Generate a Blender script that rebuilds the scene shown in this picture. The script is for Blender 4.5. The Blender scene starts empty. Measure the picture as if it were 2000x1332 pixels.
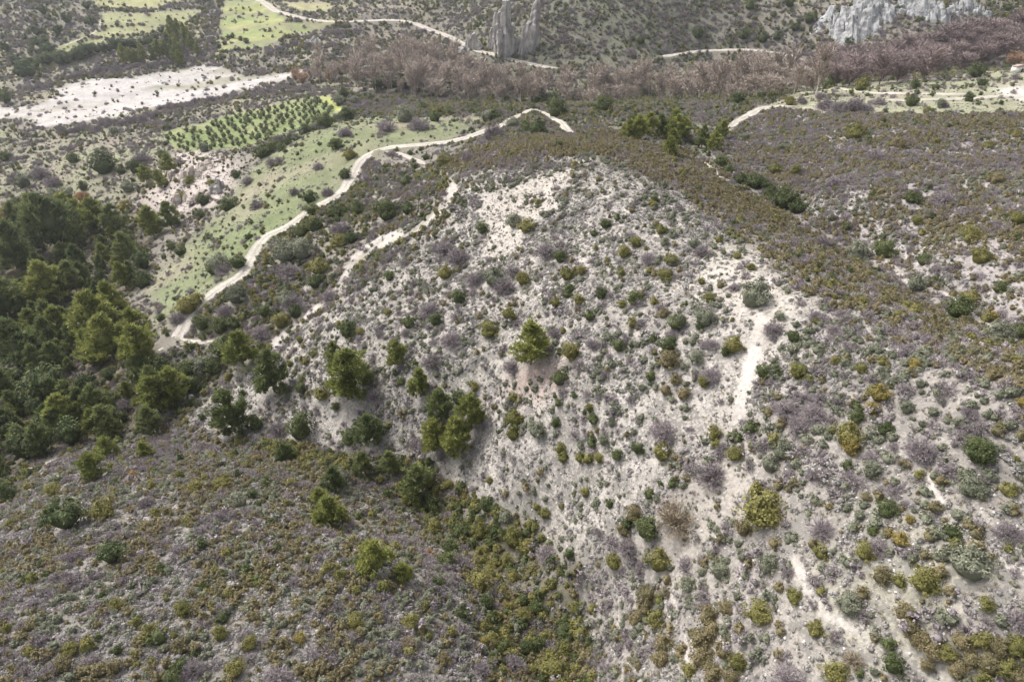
import bpy, math, random
import numpy as np
from mathutils import Vector, noise as mnoise

# ------------------------------------------------------------------ camera, sky, sun, exposure
SC = bpy.context.scene
COL = SC.collection
CAM_Z = 120.0
PITCH = math.radians(35.0)
F = 1333.3                      # focal length in pixels of the 2000 x 1332 photograph
cam_d = bpy.data.cameras.new('camera'); cam_d.sensor_width = 36.0; cam_d.lens = 36.0*F/2000.0
cam_d.clip_start = 0.5; cam_d.clip_end = 9000.0
cam = bpy.data.objects.new('camera', cam_d); COL.objects.link(cam)
cam.location = (0, 0, CAM_Z); cam.rotation_euler = (math.pi/2-PITCH, 0, 0)
SC.camera = cam

SUN_EL, SUN_AZ = math.radians(52.0), math.radians(-55.0)   # azimuth from +Y, negative = left
world = bpy.data.worlds.new('World'); SC.world = world; world.use_nodes = True
wn = world.node_tree; wn.nodes.clear()
sky = wn.nodes.new('ShaderNodeTexSky'); sky.sky_type = 'NISHITA'; sky.sun_disc = False
sky.sun_elevation = SUN_EL; sky.sun_rotation = SUN_AZ
sky.air_density = 1.0; sky.dust_density = 6.0; sky.ozone_density = 1.0
hsv = wn.nodes.new('ShaderNodeHueSaturation'); hsv.inputs['Saturation'].default_value = 0.35
bg = wn.nodes.new('ShaderNodeBackground'); bg.inputs['Strength'].default_value = 0.115
wo = wn.nodes.new('ShaderNodeOutputWorld')
wn.links.new(sky.outputs[0], hsv.inputs['Color']); wn.links.new(hsv.outputs[0], bg.inputs['Color'])
wn.links.new(bg.outputs[0], wo.inputs['Surface'])

sun_d = bpy.data.lights.new('sun', 'SUN'); sun_d.energy = 1.5; sun_d.angle = math.radians(10)
sun_d.color = (1.0, 0.96, 0.91)
sun = bpy.data.objects.new('sun', sun_d); COL.objects.link(sun)
sdir = Vector((math.sin(SUN_AZ)*math.cos(SUN_EL), math.cos(SUN_AZ)*math.cos(SUN_EL), math.sin(SUN_EL)))
sun.rotation_euler = sdir.to_track_quat('Z', 'Y').to_euler(); sun.location = (0, 0, 300)

SC.view_settings.view_transform = 'Standard'; SC.view_settings.look = 'None'
SC.view_settings.gamma = 1.0; SC.view_settings.use_curve_mapping = False
SC.view_settings.exposure = 0.93
SC.cycles.use_denoising = True; SC.cycles.use_adaptive_sampling = False; SC.cycles.sample_clamp_indirect = 3.0
SC.cycles.max_bounces = 5; SC.cycles.diffuse_bounces = 3; SC.cycles.transparent_max_bounces = 4

rng = np.random.default_rng(7); random.seed(7)

# ------------------------------------------------------------------ helpers: noise, projection
_lat = [np.random.default_rng(100+i).random((256, 256)) for i in range(6)]
def vnoise(x, y, k=0):
    L = _lat[k % 6]
    xi = np.floor(x).astype(int); yi = np.floor(y).astype(int)
    fx = x-xi; fy = y-yi
    fx = fx*fx*(3-2*fx); fy = fy*fy*(3-2*fy)
    x0 = xi & 255; x1 = (xi+1) & 255; y0 = yi & 255; y1 = (yi+1) & 255
    return (L[y0, x0]*(1-fx)+L[y0, x1]*fx)*(1-fy)+(L[y1, x0]*(1-fx)+L[y1, x1]*fx)*fy
def fbm(x, y, wl, octv=3, seed=0):
    s = 0; a = 1.0; t = 0
    for o in range(octv):
        c, sn = math.cos(o*0.7+seed), math.sin(o*0.7+seed)
        s = s+a*(vnoise((x*c-y*sn)/wl+17.3*o+seed*5.1, (x*sn+y*c)/wl+9.1*o+seed*3.7, o+seed)-0.5); t += a
        a *= 0.5; wl *= 0.5
    return s/t*2      # about -1..1
def sstep(a, b, x):
    t = np.clip((x-a)/(b-a), 0, 1); return t*t*(3-2*t)
CS, SN = math.cos(PITCH), math.sin(PITCH)
def ray(u, v):
    x = (np.asarray(u, float)-1000)/F; y = (666-np.asarray(v, float))/F
    return np.stack([x, CS+y*SN, -SN+y*CS], -1)
def project(x, y, z):
    dz = z-CAM_Z
    dep = y*CS-dz*SN; up = y*SN+dz*CS
    d = np.where(dep > 1, dep, 1)
    return 1000+F*x/d, 666-F*up/d, dep

# ------------------------------------------------------------------ the lie of the land
# (pixel u, pixel v, metres below the camera) read off the photograph
CP = [(0,1332,70),(300,1332,71),(600,1332,73),(850,1332,77),(1000,1332,81),(1120,1332,86),(1250,1332,78),(1400,1332,70),(1600,1332,63),(1800,1332,58),(2000,1332,54),
(1130,1200,87.5),(1050,1080,89.5),(900,985,91.5),(780,915,91),(600,880,93.5),(420,850,97),(250,830,102),(100,780,108),
(500,1100,75),(250,1100,75),(0,1100,81),(700,1050,80),(850,1120,79),(300,950,83),(550,930,87),(130,920,89),(0,1000,90),(0,880,106),
(1130,1080,80),(1300,1000,70),(1485,970,62),(1700,1000,55),(2000,1000,49),(1000,900,80),(1200,850,69),(1400,800,61),(1600,800,54),(1800,850,50),(2000,850,46),
(1350,1180,72),(1600,1180,60),(1850,1180,53),
(850,800,83),(700,800,88),(550,780,92),(450,800,96),(650,700,84),(850,700,77),(1040,700,70),(1250,700,62),(1450,680,56),(1600,590,51.5),(1700,640,49.5),(2000,760,43),(800,570,76),(950,550,70),(1100,550,64),(1300,550,58.5),(1450,520,55),(850,470,72),(1000,420,64),(1150,420,59),(1300,420,57),(880,370,69),(1000,350,62),(1150,320,56.5),(1300,370,55.5),
(1150,288,57.5),(1000,305,62),(1250,305,60),(1400,350,66),(1440,345,72),(1500,390,72),(1640,470,70),(1740,520,68),(1860,590,64),(1990,660,60),(1600,500,58),(1800,620,53),(1900,680,49),
(1550,350,70),(1700,420,66),(1850,500,61.5),(2000,580,57),(1700,350,64),(1700,280,66),(1700,240,68),(1700,200,72),(1700,175,76),(1500,210,76),(1430,245,77),(2000,300,62),(2000,430,58),(2000,240,66),(2000,190,72),(2000,140,78),(1850,350,62),(1560,270,71),
(1040,222,80),(1115,258,76),(900,278,80),(750,290,83),(700,320,85),(640,390,87),(560,450,89),(480,520,91),(420,580,92.5),(350,640,94),(320,685,95),
(700,540,80),(740,480,80),(620,600,88),(550,660,91),(780,400,78),(850,330,74.5),(420,720,97),(1000,265,73),(1200,250,75),(1280,265,73),(1350,285,75),
(600,300,88),(500,400,93),(420,470,98),(330,560,103),(700,250,87),(850,240,85),(950,240,84),
(200,600,112),(100,600,114),(0,600,116),(200,450,116),(50,450,120),(270,500,112),(50,700,112),(200,720,107),(0,750,112),
(370,330,103),(300,400,110),(430,400,102),(420,310,101),(100,330,116),(200,310,113),(0,300,118),
(350,270,107.5),(500,230,106),(620,200,106),(660,215,104),(480,280,106),
(0,235,118),(250,200,117),(400,180,116),(550,155,115),(300,150,116),(150,180,117),
(700,170,113),(900,200,109),(1100,205,107),(1250,200,107),(1400,190,106),(1000,150,113),(1250,150,112),(1450,140,110),(1650,140,104),(1800,125,100),(1950,100,94),
(560,28,98),(750,40,101),(880,75,105.5),(985,113,107),(1090,133,108.5),(1400,97,105),(1540,108,104),
(1150,60,92),(1150,0,78),(1300,70,97),(1300,0,79),(900,20,93),(800,0,90),(985,50,92),(1450,50,93),(1500,0,80),(1650,80,97),(1700,30,83),(1700,0,77),(1900,50,88),(1950,0,80),
(0,0,86),(0,100,108),(200,60,103),(200,0,91),(350,100,111),(500,50,103),(500,0,95),(600,80,107)]
CPa = np.array(CP, float)
rd = ray(CPa[:, 0], CPa[:, 1]); tt = CPa[:, 2]/(-rd[:, 2])
px, py, pz = rd[:, 0]*tt, rd[:, 1]*tt, CAM_Z-CPa[:, 2]
WP = np.array([(-150,0,85),(150,0,40),(0,0,71),(0,-60,62),(-150,-60,75),(150,-60,30),(-200,100,112),(190,100,44),(260,210,58),(-380,300,121),(420,350,84),
(0,760,52),(-450,760,66),(450,760,50),(-620,460,116),(660,460,90),(0,1000,28),(-700,1000,40),(700,1000,20)], float)
px = np.r_[px, WP[:, 0]]; py = np.r_[py, WP[:, 1]]; pz = np.r_[pz, CAM_Z-WP[:, 2]]
LS = 100.0
def tps_k(r2): return 0.5*r2*np.log(r2+1e-9)
_n = len(px)
_X = np.c_[px, py]/LS
_d2 = ((_X[:, None]-_X[None])**2).sum(-1)
_A = np.zeros((_n+3, _n+3)); _A[:_n, :_n] = tps_k(_d2)+np.eye(_n)*0.003
_A[:_n, _n] = 1; _A[:_n, _n+1:] = _X; _A[_n:, :_n] = _A[:_n, _n:].T
_w = np.linalg.solve(_A, np.r_[pz, 0, 0, 0])
def base_h(x, y):
    x = np.asarray(x, float); y = np.asarray(y, float)
    out = np.empty(x.size); xf = x.ravel()/LS; yf = y.ravel()/LS
    for i in range(0, x.size, 40000):
        a, b = xf[i:i+40000], yf[i:i+40000]
        d2 = (a[:, None]-_X[None, :, 0])**2+(b[:, None]-_X[None, :, 1])**2
        out[i:i+40000] = tps_k(d2)@_w[:_n]+_w[_n]+_w[_n+1]*a+_w[_n+2]*b
    return out.reshape(x.shape)
# fan-shaped grid: fine close by, coarse far away
ys = [8.0]
while ys[-1] < 720: ys.append(ys[-1]+0.34+0.0033*ys[-1])
ys = [-120, -60, -25, -8, 0]+ys
while ys[-1] < 2600: ys.append(ys[-1]*1.10)
YR = np.array(ys)
SR = np.r_[-2, -1.7, -1.45, -1.25, -1.1, np.linspace(-1, 1, 600), 1.1, 1.25, 1.45, 1.7, 2]
WID = lambda y: 100+0.82*np.maximum(y, 0)
GX = SR[None]*WID(YR)[:, None]; GY = np.repeat(YR[:, None], len(SR), 1)
cx = np.clip(GX, -900, 900); cy = np.clip(GY, -80, 1000)
GZ = base_h(cx, cy)
over = np.hypot(GX-cx, GY-cy)
GZ = GZ+over*0.02+fbm(GX, GY, 900, 3, 4)*np.minimum(over*0.06, 120)
dist = np.hypot(GX, GY)
GZ += fbm(GX, GY, 34, 3, 1)*(1.2+np.clip((dist-250)/200, 0, 1)*1.6)
_uf = GX*0.80-GY*0.60; _vf = GX*0.60+GY*0.80            # small drainage folds running down the slopes
GZ -= (1-np.abs(fbm(_uf/2.6, _vf, 13, 3, 5)))**4*0.55*np.clip((dist-30)/60, 0.3, 1)
GZ += fbm(GX, GY, 7, 3, 2)*0.30+fbm(GX, GY, 1.9, 2, 3)*0.10
def hgt(x, y):
    x = np.asarray(x, float); y = np.asarray(y, float)
    r = np.clip(np.interp(y, YR, np.arange(len(YR))), 0, len(YR)-1.001)
    c = np.clip(np.interp(x/WID(y), SR, np.arange(len(SR))), 0, len(SR)-1.001)
    i = r.astype(int); j = c.astype(int); a = r-i; b = c-j
    return (GZ[i, j]*(1-b)+GZ[i, j+1]*b)*(1-a)+(GZ[i+1, j]*(1-b)+GZ[i+1, j+1]*b)*a
def at(u, v):
    """points of the ground seen at the photograph's pixels (arrays) -> x, y, z, depth"""
    u = np.atleast_1d(np.asarray(u, float)); v = np.atleast_1d(np.asarray(v, float))
    d = ray(u, v)
    ts = np.r_[np.arange(40, 260, 1.0), np.arange(260, 1100, 2.5)]
    hit = np.full(u.size, ts[-1]); done = np.zeros(u.size, bool); lo = np.full(u.size, 40.0)
    for t in ts:
        p = d*t
        below = (CAM_Z+p[:, 2] < hgt(p[:, 0], p[:, 1])) & ~done
        hit[below] = t; done |= below; lo[~done] = t
        if done.all(): break
    a, b = lo.copy(), hit.copy()
    for _ in range(10):
        m = (a+b)/2; p = d*m[:, None]
        bl = CAM_Z+p[:, 2] < hgt(p[:, 0], p[:, 1])
        b = np.where(bl, m, b); a = np.where(bl, a, m)
    p = d*b[:, None]
    return p[:, 0], p[:, 1], hgt(p[:, 0], p[:, 1]), b      # depth along the view axis is the ray parameter

# ------------------------------------------------------------------ regions read off the photograph
def inpoly(u, v, P):
    P = np.array(P, float); r = np.zeros(np.shape(u), bool); n = len(P)
    for i in range(n):
        x0, y0 = P[i]; x1, y1 = P[(i+1) % n]
        if y0 == y1: continue
        c = ((y0 > v) != (y1 > v)) & (u < (x1-x0)*(v-y0)/(y1-y0)+x0)
        r ^= c
    return r
def linedist(u, v, P):
    P = np.array(P, float); d = np.full(np.shape(u), 1e9)
    for a, b in zip(P[:-1], P[1:]):
        ab = b-a; t = np.clip(((u-a[0])*ab[0]+(v-a[1])*ab[1])/(ab@ab), 0, 1)
        d = np.minimum(d, np.hypot(u-a[0]-t*ab[0], v-a[1]-t*ab[1]))
    return d
R = dict(
 plot=[(870,345),(1155,302),(1350,395),(1600,590),(1700,640),(3600,1560),(3600,2400),(1190,2400),(1150,1250),(1130,1095),(830,902),(700,892),(345,832),(500,712),(830,475),(900,390)],
 ridge=[(830,335),(950,285),(1150,255),(1350,300),(1450,370),(1640,480),(1850,600),(2000,680),(3600,1400),(3600,1560),(1700,640),(1600,590),(1350,395),(1155,302),(870,345)],
 gully=[(1190,2400),(1150,1250),(1130,1090),(830,902),(700,892),(520,865),(520,895),(680,930),(830,1030),(930,1150),(960,1332),(960,2400)],
 forest=[(-1500,385),(120,395),(300,425),(295,520),(230,610),(305,690),(345,770),(290,850),(130,870),(70,930),(0,1000),(-1500,1100)],
 slope=[(315,692),(345,640),(480,520),(640,392),(720,310),(850,338),(900,390),(830,475),(500,712),(345,832),(300,800)],
 meadow=[(310,640),(290,560),(400,450),(480,340),(555,270),(680,228),(960,228),(870,275),(740,290),(690,330),(640,390),(480,520),(420,580)],
 righthill=[(1385,290),(1430,250),(1500,215),(3600,242),(3600,1400),(2000,680),(1640,470),(1450,360)],
 plateau=[(1560,170),(1700,158),(1880,150),(2000,128),(3600,100),(3600,245),(1500,218)],
 mid=[(960,228),(680,228),(740,170),(900,190),(1300,195),(1560,180),(1500,215),(1385,290),(1150,255),(950,285)],
 river=[(-1500,232),(20,205),(60,197),(200,160),(330,150),(420,130),(465,140),(585,142),(560,160),(480,178),(350,205),(230,235),(120,243),(60,238),(-1500,262)],
 olive=[(318,262),(420,235),(560,200),(615,185),(670,212),(640,240),(560,262),(470,290),(400,300),(345,300)],
 strip=[(614,186),(634,186),(672,212),(660,218),(636,204)],
 fieldA=[(430,0),(500,0),(540,22),(570,40),(590,60),(560,72),(520,92),(425,100),(425,60)],
 fieldB=[(565,45),(670,45),(600,70),(575,62)],
 fieldC=[(160,-30),(420,-30),(300,14),(185,12)],
 fieldD=[(200,22),(300,20),(400,15),(330,60),(200,90),(120,130),(60,160),(110,100),(190,60)],
 fieldE=[(545,0),(640,0),(640,20),(590,22)],
 vleft=[(-1500,255),(120,245),(330,210),(330,300),(270,380),(300,425),(120,395),(-1500,385)],
 bluff=[(290,350),(340,305),(400,300),(455,320),(440,390),(385,420),(330,425),(280,400)],
 pale=[(1960,165),(2300,150),(2300,192),(1990,195),(1945,180)],
 clear1=[(935,380),(1060,330),(1120,345),(1060,420),(1000,500),(940,500),(940,440)],
 clear2=[(1385,470),(1470,480),(1560,580),(1500,690),(1440,830),(1300,960),(1290,1010),(1390,830),(1460,690),(1430,600),(1380,540)],
 clear3=[(1290,980),(1440,850),(1480,930),(1400,1020),(1340,1130),(1300,1180)],
 soil=[(985,740),(1040,712),(1110,720),(1095,760),(1020,780)],
 spot=[(65,893),(130,888),(105,915),(80,945)],
)
RILLS = [([(1670,612),(1720,671),(1766,685),(1826,713),(1896,762),(2000,846)],5),
 ([(1755,873),(1818,950),(1874,1030),(1948,1090),(2010,1128)],9),([(1545,1083),(1566,1118),(1604,1188),(1667,1226),(1695,1251)],12),
 ([(1307,1170),(1325,1230),(1336,1320)],7),([(1755,1261),(1790,1303),(1850,1340)],7),([(1850,1180),(1900,1212),(1930,1230)],9),
 ([(1134,1145),(1144,1200),(1150,1262)],10),([(1292,1125),(1320,1230)],4),([(1500,540),(1535,600)],3),
 ([(885,368),(850,420),(805,455),(740,475),(690,515),(645,585),(580,640),(525,686)],9),([(770,462),(735,474),(692,512)],17),
 ([(1430,830),(1460,700),(1500,600)],16),([(600,560),(590,640)],5),([(1900,975),(1975,1050)],6),([(1360,690),(1420,760)],8)]
def zones(x, y, z):
    u, v, dep = project(x, y, z)
    near = np.clip(120/np.maximum(dep, 40), 0.25, 2.2)
    uw = u+fbm(x, y, 9, 3, 1)*14*near+fbm(x, y, 45, 2, 2)*14; vw = v+fbm(x, y, 9, 3, 5)*10*near+fbm(x, y, 45, 2, 0)*9
    m = {k: inpoly(uw, vw, P) for k, P in R.items()}
    m['river'] = inpoly(uw+fbm(x, y, 30, 4, 4)*34, vw+fbm(x, y, 22, 4, 3)*13, R['river'])
    m['u'], m['v'], m['dep'] = u, v, dep
    rl = np.zeros(np.shape(u))
    for P, w in RILLS:
        rl = np.maximum(rl, 1-sstep(w*0.45, w*1.05, linedist(uw, vw, P)))
    m['rill'] = rl
    m['behind'] = dep < 5
    used = m['plot']|m['ridge']|m['gully']|m['forest']|m['slope']|m['meadow']|m['righthill']|m['plateau']|m['mid']|m['river']|m['olive']|m['vleft']
    m['spur'] = ~used & (v > 800) | m['behind']
    m['far'] = ~used & ~m['spur']
    return m

# ------------------------------------------------------------------ tracks: level the ground under them
def catmull(P, step):
    P = np.array(P, float); P = np.vstack([2*P[0]-P[1], P, 2*P[-1]-P[-2]]); out = []
    for i in range(1, len(P)-2):
        p0, p1, p2, p3 = P[i-1:i+3]; n = max(2, int(np.linalg.norm(p2-p1)/step))
        for k in range(n):
            t = k/n
            out.append(0.5*((2*p1)+(-p0+p2)*t+(2*p0-5*p1+4*p2-p3)*t*t+(-p0+3*p1-3*p2+p3)*t**3))
    out.append(P[-2]); return np.array(out)
TRACKS = [  # name, label, width m, pixels
 ('dirt_track', 3.3, [(312,690),(345,655),(372,612),(420,572),(470,532),(492,500),(520,468),(560,443),(620,405),(660,378),(688,345),(708,312),(745,292),(800,284),(880,277),(940,260),(985,240),(1015,224),(1045,219),(1075,227),(1100,245),(1118,260)]),
 ('dirt_track', 2.6, [(752,297),(785,304),(812,313),(832,318)]),
 ('dirt_track', 2.4, [(352,662),(380,668),(405,664),(418,665)]),
 ('dirt_road', 6.5, [(480,-20),(515,5),(550,24),(600,37),(660,43),(720,41),(775,40),(820,50),(860,66),(900,84),(935,100),(985,113),(1035,124),(1065,131),(1090,134)]),
 ('dirt_road', 5.5, [(1290,112),(1330,105),(1380,99),(1440,97),(1495,100),(1540,108),(1572,119)]),
 ('dirt_track', 3.4, [(1422,250),(1440,238),(1468,222),(1490,213),(1525,209),(1560,205)]),
 ('dirt_track', 3.0, [(1640,176),(1700,180),(1760,182),(1830,184),(1900,183)]),
 ('dirt_track', 3.0, [(1720,197),(1800,194),(1880,192),(1960,190),(2060,186)]),
 ('footpath', 1.3, [(1362,310),(1390,330),(1418,352),(1440,365)]),
 ('footpath', 1.5, [(1655,466),(1690,487),(1728,510),(1765,535),(1800,560),(1850,585),(1910,620),(1960,645),(2010,668)]),
 ('field_edge_track', 2.0, [(120,92),(150,80),(180,66),(195,52),(196,36)]),
]
track_lines = []
for nm, w, pts in TRACKS:
    a = np.array(pts, float); x, y, z, _ = at(a[:, 0], a[:, 1])
    line = catmull(np.c_[x, y], 1.2)
    zz = hgt(line[:, 0], line[:, 1]); k = 9
    zp = np.pad(zz, k, mode='edge'); zs = np.convolve(zp, np.ones(2*k+1)/(2*k+1), 'valid')
    line = np.c_[line, zs]; track_lines.append(line)
    mk = (GX > line[:, 0].min()-9) & (GX < line[:, 0].max()+9) & (GY > line[:, 1].min()-9) & (GY < line[:, 1].max()+9)
    ii = np.where(mk); gx, gy = GX[ii], GY[ii]; gz = GZ[ii].copy()
    for s in range(0, gx.size, 20000):
        d = np.hypot(gx[s:s+20000, None]-line[None, :, 0], gy[s:s+20000, None]-line[None, :, 1])
        j = d.argmin(1); dm = d[np.arange(len(j)), j]
        f = 1-sstep(w*0.5+0.9, w*0.5+4.5, dm)
        gz[s:s+20000] = gz[s:s+20000]*(1-f)+(line[j, 2]-0.16)*f
    GZ[ii] = gz
def neartrack(x, y, pad):
    r = np.zeros(x.shape, bool)
    for (nm, w, _), L in zip(TRACKS, track_lines):
        mk = (x > L[:, 0].min()-8) & (x < L[:, 0].max()+8) & (y > L[:, 1].min()-8) & (y < L[:, 1].max()+8)
        ii = np.where(mk)[0]
        for s in range(0, ii.size, 20000):
            q = ii[s:s+20000]
            d = np.hypot(x[q, None]-L[None, ::2, 0], y[q, None]-L[None, ::2, 1]).min(1)
            r[q] |= d < w/2+pad
    return r

# ------------------------------------------------------------------ materials
def newmat(name):
    m = bpy.data.materials.new(name); m.use_nodes = True; nt = m.node_tree; nt.nodes.clear(); return m, nt
def N(nt, t, **kw):
    n = nt.nodes.new(t)
    for k, v in kw.items(): setattr(n, k, v)
    return n
def rgb(c): return (c[0], c[1], c[2], 1)
def leaf_mat(name, a, b, trans=0.25, rough=0.65):
    """two leaf colours; each plant takes its own mix of them, each leaf its own value"""
    m, nt = newmat(name); L = nt.links.new
    oi = N(nt, 'ShaderNodeObjectInfo'); at_ = N(nt, 'ShaderNodeAttribute', attribute_name='lv')
    mx = N(nt, 'ShaderNodeMix', data_type='RGBA'); mx.inputs[6].default_value = rgb(a); mx.inputs[7].default_value = rgb(b)
    ad = N(nt, 'ShaderNodeMath', operation='MULTIPLY_ADD'); ad.inputs[1].default_value = 0.75; ad.inputs[2].default_value = 0.0
    L(oi.outputs['Random'], ad.inputs[0])
    ad2 = N(nt, 'ShaderNodeMath', operation='MULTIPLY_ADD'); ad2.inputs[1].default_value = 0.35
    L(at_.outputs['Fac'], ad2.inputs[0]); L(ad.outputs[0], ad2.inputs[2]); L(ad2.outputs[0], mx.inputs[0])
    vv = N(nt, 'ShaderNodeMapRange'); vv.inputs[3].default_value = 0.7; vv.inputs[4].default_value = 1.35
    L(at_.outputs['Fac'], vv.inputs[0])
    hs = N(nt, 'ShaderNodeHueSaturation'); L(mx.outputs[2], hs.inputs['Color']); L(vv.outputs[0], hs.inputs['Value'])
    p = N(nt, 'ShaderNodeBsdfPrincipled'); p.inputs['Roughness'].default_value = rough; p.inputs['Specular IOR Level'].default_value = 0.2
    L(hs.outputs[0], p.inputs['Base Color'])
    out = N(nt, 'ShaderNodeOutputMaterial')
    if trans > 0:
        t = N(nt, 'ShaderNodeBsdfTranslucent'); L(hs.outputs[0], t.inputs['Color'])
        ms = N(nt, 'ShaderNodeMixShader'); ms.inputs[0].default_value = trans
        L(p.outputs[0], ms.inputs[1]); L(t.outputs[0], ms.inputs[2]); L(ms.outputs[0], out.inputs[0])
    else: L(p.outputs[0], out.inputs[0])
    return m
M = {}
M['dark'] = leaf_mat('dark_green_leaves', (0.076, 0.1, 0.04), (0.142, 0.165, 0.068))
M['olive'] = leaf_mat('olive_green_leaves', (0.16, 0.165, 0.052), (0.255, 0.235, 0.085))
M['yellow'] = leaf_mat('yellow_green_leaves', (0.235,0.20,0.062), (0.335,0.27,0.092))
M['brown'] = leaf_mat('brown_olive_leaves', (0.182, 0.162, 0.086), (0.28, 0.236, 0.132))
M['sage'] = leaf_mat('grey_green_leaves', (0.175, 0.19, 0.13), (0.275, 0.282, 0.205))
M['cushion'] = leaf_mat('grey_cushion_leaves', (0.235, 0.225, 0.205), (0.42, 0.395, 0.38), 0.1, 0.85)
M['twig'] = leaf_mat('grey_lavender_twigs', (0.24, 0.21, 0.216), (0.37, 0.325, 0.332), 0.0, 0.85)
M['tan'] = leaf_mat('tan_twigs', (0.270,0.225,0.160), (0.360,0.300,0.215), 0.0, 0.85)
M['orange'] = leaf_mat('orange_leaves', (0.36,0.215,0.10), (0.45,0.28,0.13))
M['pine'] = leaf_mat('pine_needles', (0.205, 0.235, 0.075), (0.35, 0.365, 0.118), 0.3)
M['pinedark'] = leaf_mat('dark_green_pine_needles', (0.135, 0.175, 0.076), (0.255, 0.285, 0.118), 0.3)  # the darker green pines, their own needle colour
M['oakleaf'] = leaf_mat('evergreen_tree_leaves', (0.08, 0.108, 0.05), (0.15, 0.18, 0.08))
M['poplar'] = leaf_mat('bare_pinkish_twigs', (0.315, 0.265, 0.232), (0.475, 0.405, 0.35), 0.0, 0.85)
M['purple'] = leaf_mat('bare_purple_brown_twigs', (0.225, 0.178, 0.172), (0.335, 0.268, 0.255), 0.0, 0.85)
M['rust'] = leaf_mat('rust_leaves', (0.33,0.225,0.16), (0.45,0.31,0.21), 0.1)
M['oliveleaf'] = leaf_mat('olive_grove_leaves', (0.14, 0.165, 0.092), (0.225, 0.245, 0.13))
M['drygrass'] = leaf_mat('dry_grass_blades', (0.33,0.29,0.20), (0.42,0.38,0.27), 0.2)
M['bark'] = leaf_mat('grey_brown_bark', (0.13,0.105,0.085), (0.20,0.17,0.14), 0.0, 0.9)
M['palebark'] = leaf_mat('pale_bark', (0.50,0.45,0.41), (0.62,0.56,0.52), 0.0, 0.9)

def ground_mat():
    m, nt = newmat('hillside_ground'); L = nt.links.new
    tc = N(nt, 'ShaderNodeTexCoord')
    at_ = N(nt, 'ShaderNodeAttribute', attribute_name='tint')       # what the ground is: chalk, grass, soil, gravel
    n1 = N(nt, 'ShaderNodeTexNoise'); n1.inputs['Scale'].default_value = 1.7; n1.inputs['Detail'].default_value = 9; n1.inputs['Roughness'].default_value = 0.72
    n2 = N(nt, 'ShaderNodeTexNoise'); n2.inputs['Scale'].default_value = 0.16; n2.inputs['Detail'].default_value = 5
    n3 = N(nt, 'ShaderNodeTexNoise'); n3.inputs['Scale'].default_value = 2.6; n3.inputs['Detail'].default_value = 4; n3.inputs['Roughness'].default_value = 0.65
    for n in (n1, n2, n3): L(tc.outputs['Object'], n.inputs['Vector'])
    r1 = N(nt, 'ShaderNodeMapRange'); r1.inputs[1].default_value = 0.28; r1.inputs[2].default_value = 0.72; r1.inputs[3].default_value = 0.62; r1.inputs[4].default_value = 1.30
    r2 = N(nt, 'ShaderNodeMapRange'); r2.inputs[1].default_value = 0.3; r2.inputs[2].default_value = 0.7; r2.inputs[3].default_value = 0.84; r2.inputs[4].default_value = 1.14
    L(n1.outputs['Fac'], r1.inputs[0]); L(n2.outputs['Fac'], r2.inputs[0])
    mu = N(nt, 'ShaderNodeMath', operation='MULTIPLY'); L(r1.outputs[0], mu.inputs[0]); L(r2.outputs[0], mu.inputs[1])
    hs = N(nt, 'ShaderNodeHueSaturation'); L(at_.outputs['Color'], hs.inputs['Color']); L(mu.outputs[0], hs.inputs['Value'])
    # tiny grey dwarf plants and litter, as dense as the alpha says
    th = N(nt, 'ShaderNodeMath', operation='SUBTRACT'); th.inputs[0].default_value = 0.70
    am = N(nt, 'ShaderNodeMath', operation='MULTIPLY'); am.inputs[1].default_value = 0.30; L(at_.outputs['Alpha'], am.inputs[0]); L(am.outputs[0], th.inputs[1])
    n4 = N(nt, 'ShaderNodeTexNoise'); n4.inputs['Scale'].default_value = 0.55; n4.inputs['Detail'].default_value = 3; L(tc.outputs['Object'], n4.inputs['Vector'])
    sm = N(nt, 'ShaderNodeMath', operation='MULTIPLY_ADD'); sm.inputs[1].default_value = 0.55; L(n4.outputs['Fac'], sm.inputs[0])
    sn = N(nt, 'ShaderNodeMath', operation='MULTIPLY_ADD'); sn.inputs[1].default_value = 0.75; sn.inputs[2].default_value = -0.15; L(n3.outputs['Fac'], sn.inputs[0]); L(sn.outputs[0], sm.inputs[2])
    df = N(nt, 'ShaderNodeMath', operation='SUBTRACT'); L(sm.outputs[0], df.inputs[0]); L(th.outputs[0], df.inputs[1])
    sp = N(nt, 'ShaderNodeMapRange'); sp.inputs[1].default_value = 0.0; sp.inputs[2].default_value = 0.06; sp.inputs[4].default_value = 0.85; L(df.outputs[0], sp.inputs[0])
    mx = N(nt, 'ShaderNodeMix', data_type='RGBA'); mx.inputs[7].default_value = (0.215,0.205,0.19,1)
    L(sp.outputs[0], mx.inputs[0]); L(hs.outputs[0], mx.inputs[6])
    p = N(nt, 'ShaderNodeBsdfPrincipled'); p.inputs['Roughness'].default_value = 0.95; p.inputs['Specular IOR Level'].default_value = 0.1
    L(mx.outputs[2], p.inputs['Base Color'])
    bp = N(nt, 'ShaderNodeBump'); bp.inputs['Strength'].default_value = 0.7; bp.inputs['Distance'].default_value = 0.25
    L(n1.outputs['Fac'], bp.inputs['Height']); L(bp.outputs[0], p.inputs['Normal'])
    out = N(nt, 'ShaderNodeOutputMaterial'); L(p.outputs[0], out.inputs[0]); return m
M['ground'] = ground_mat()
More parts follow.
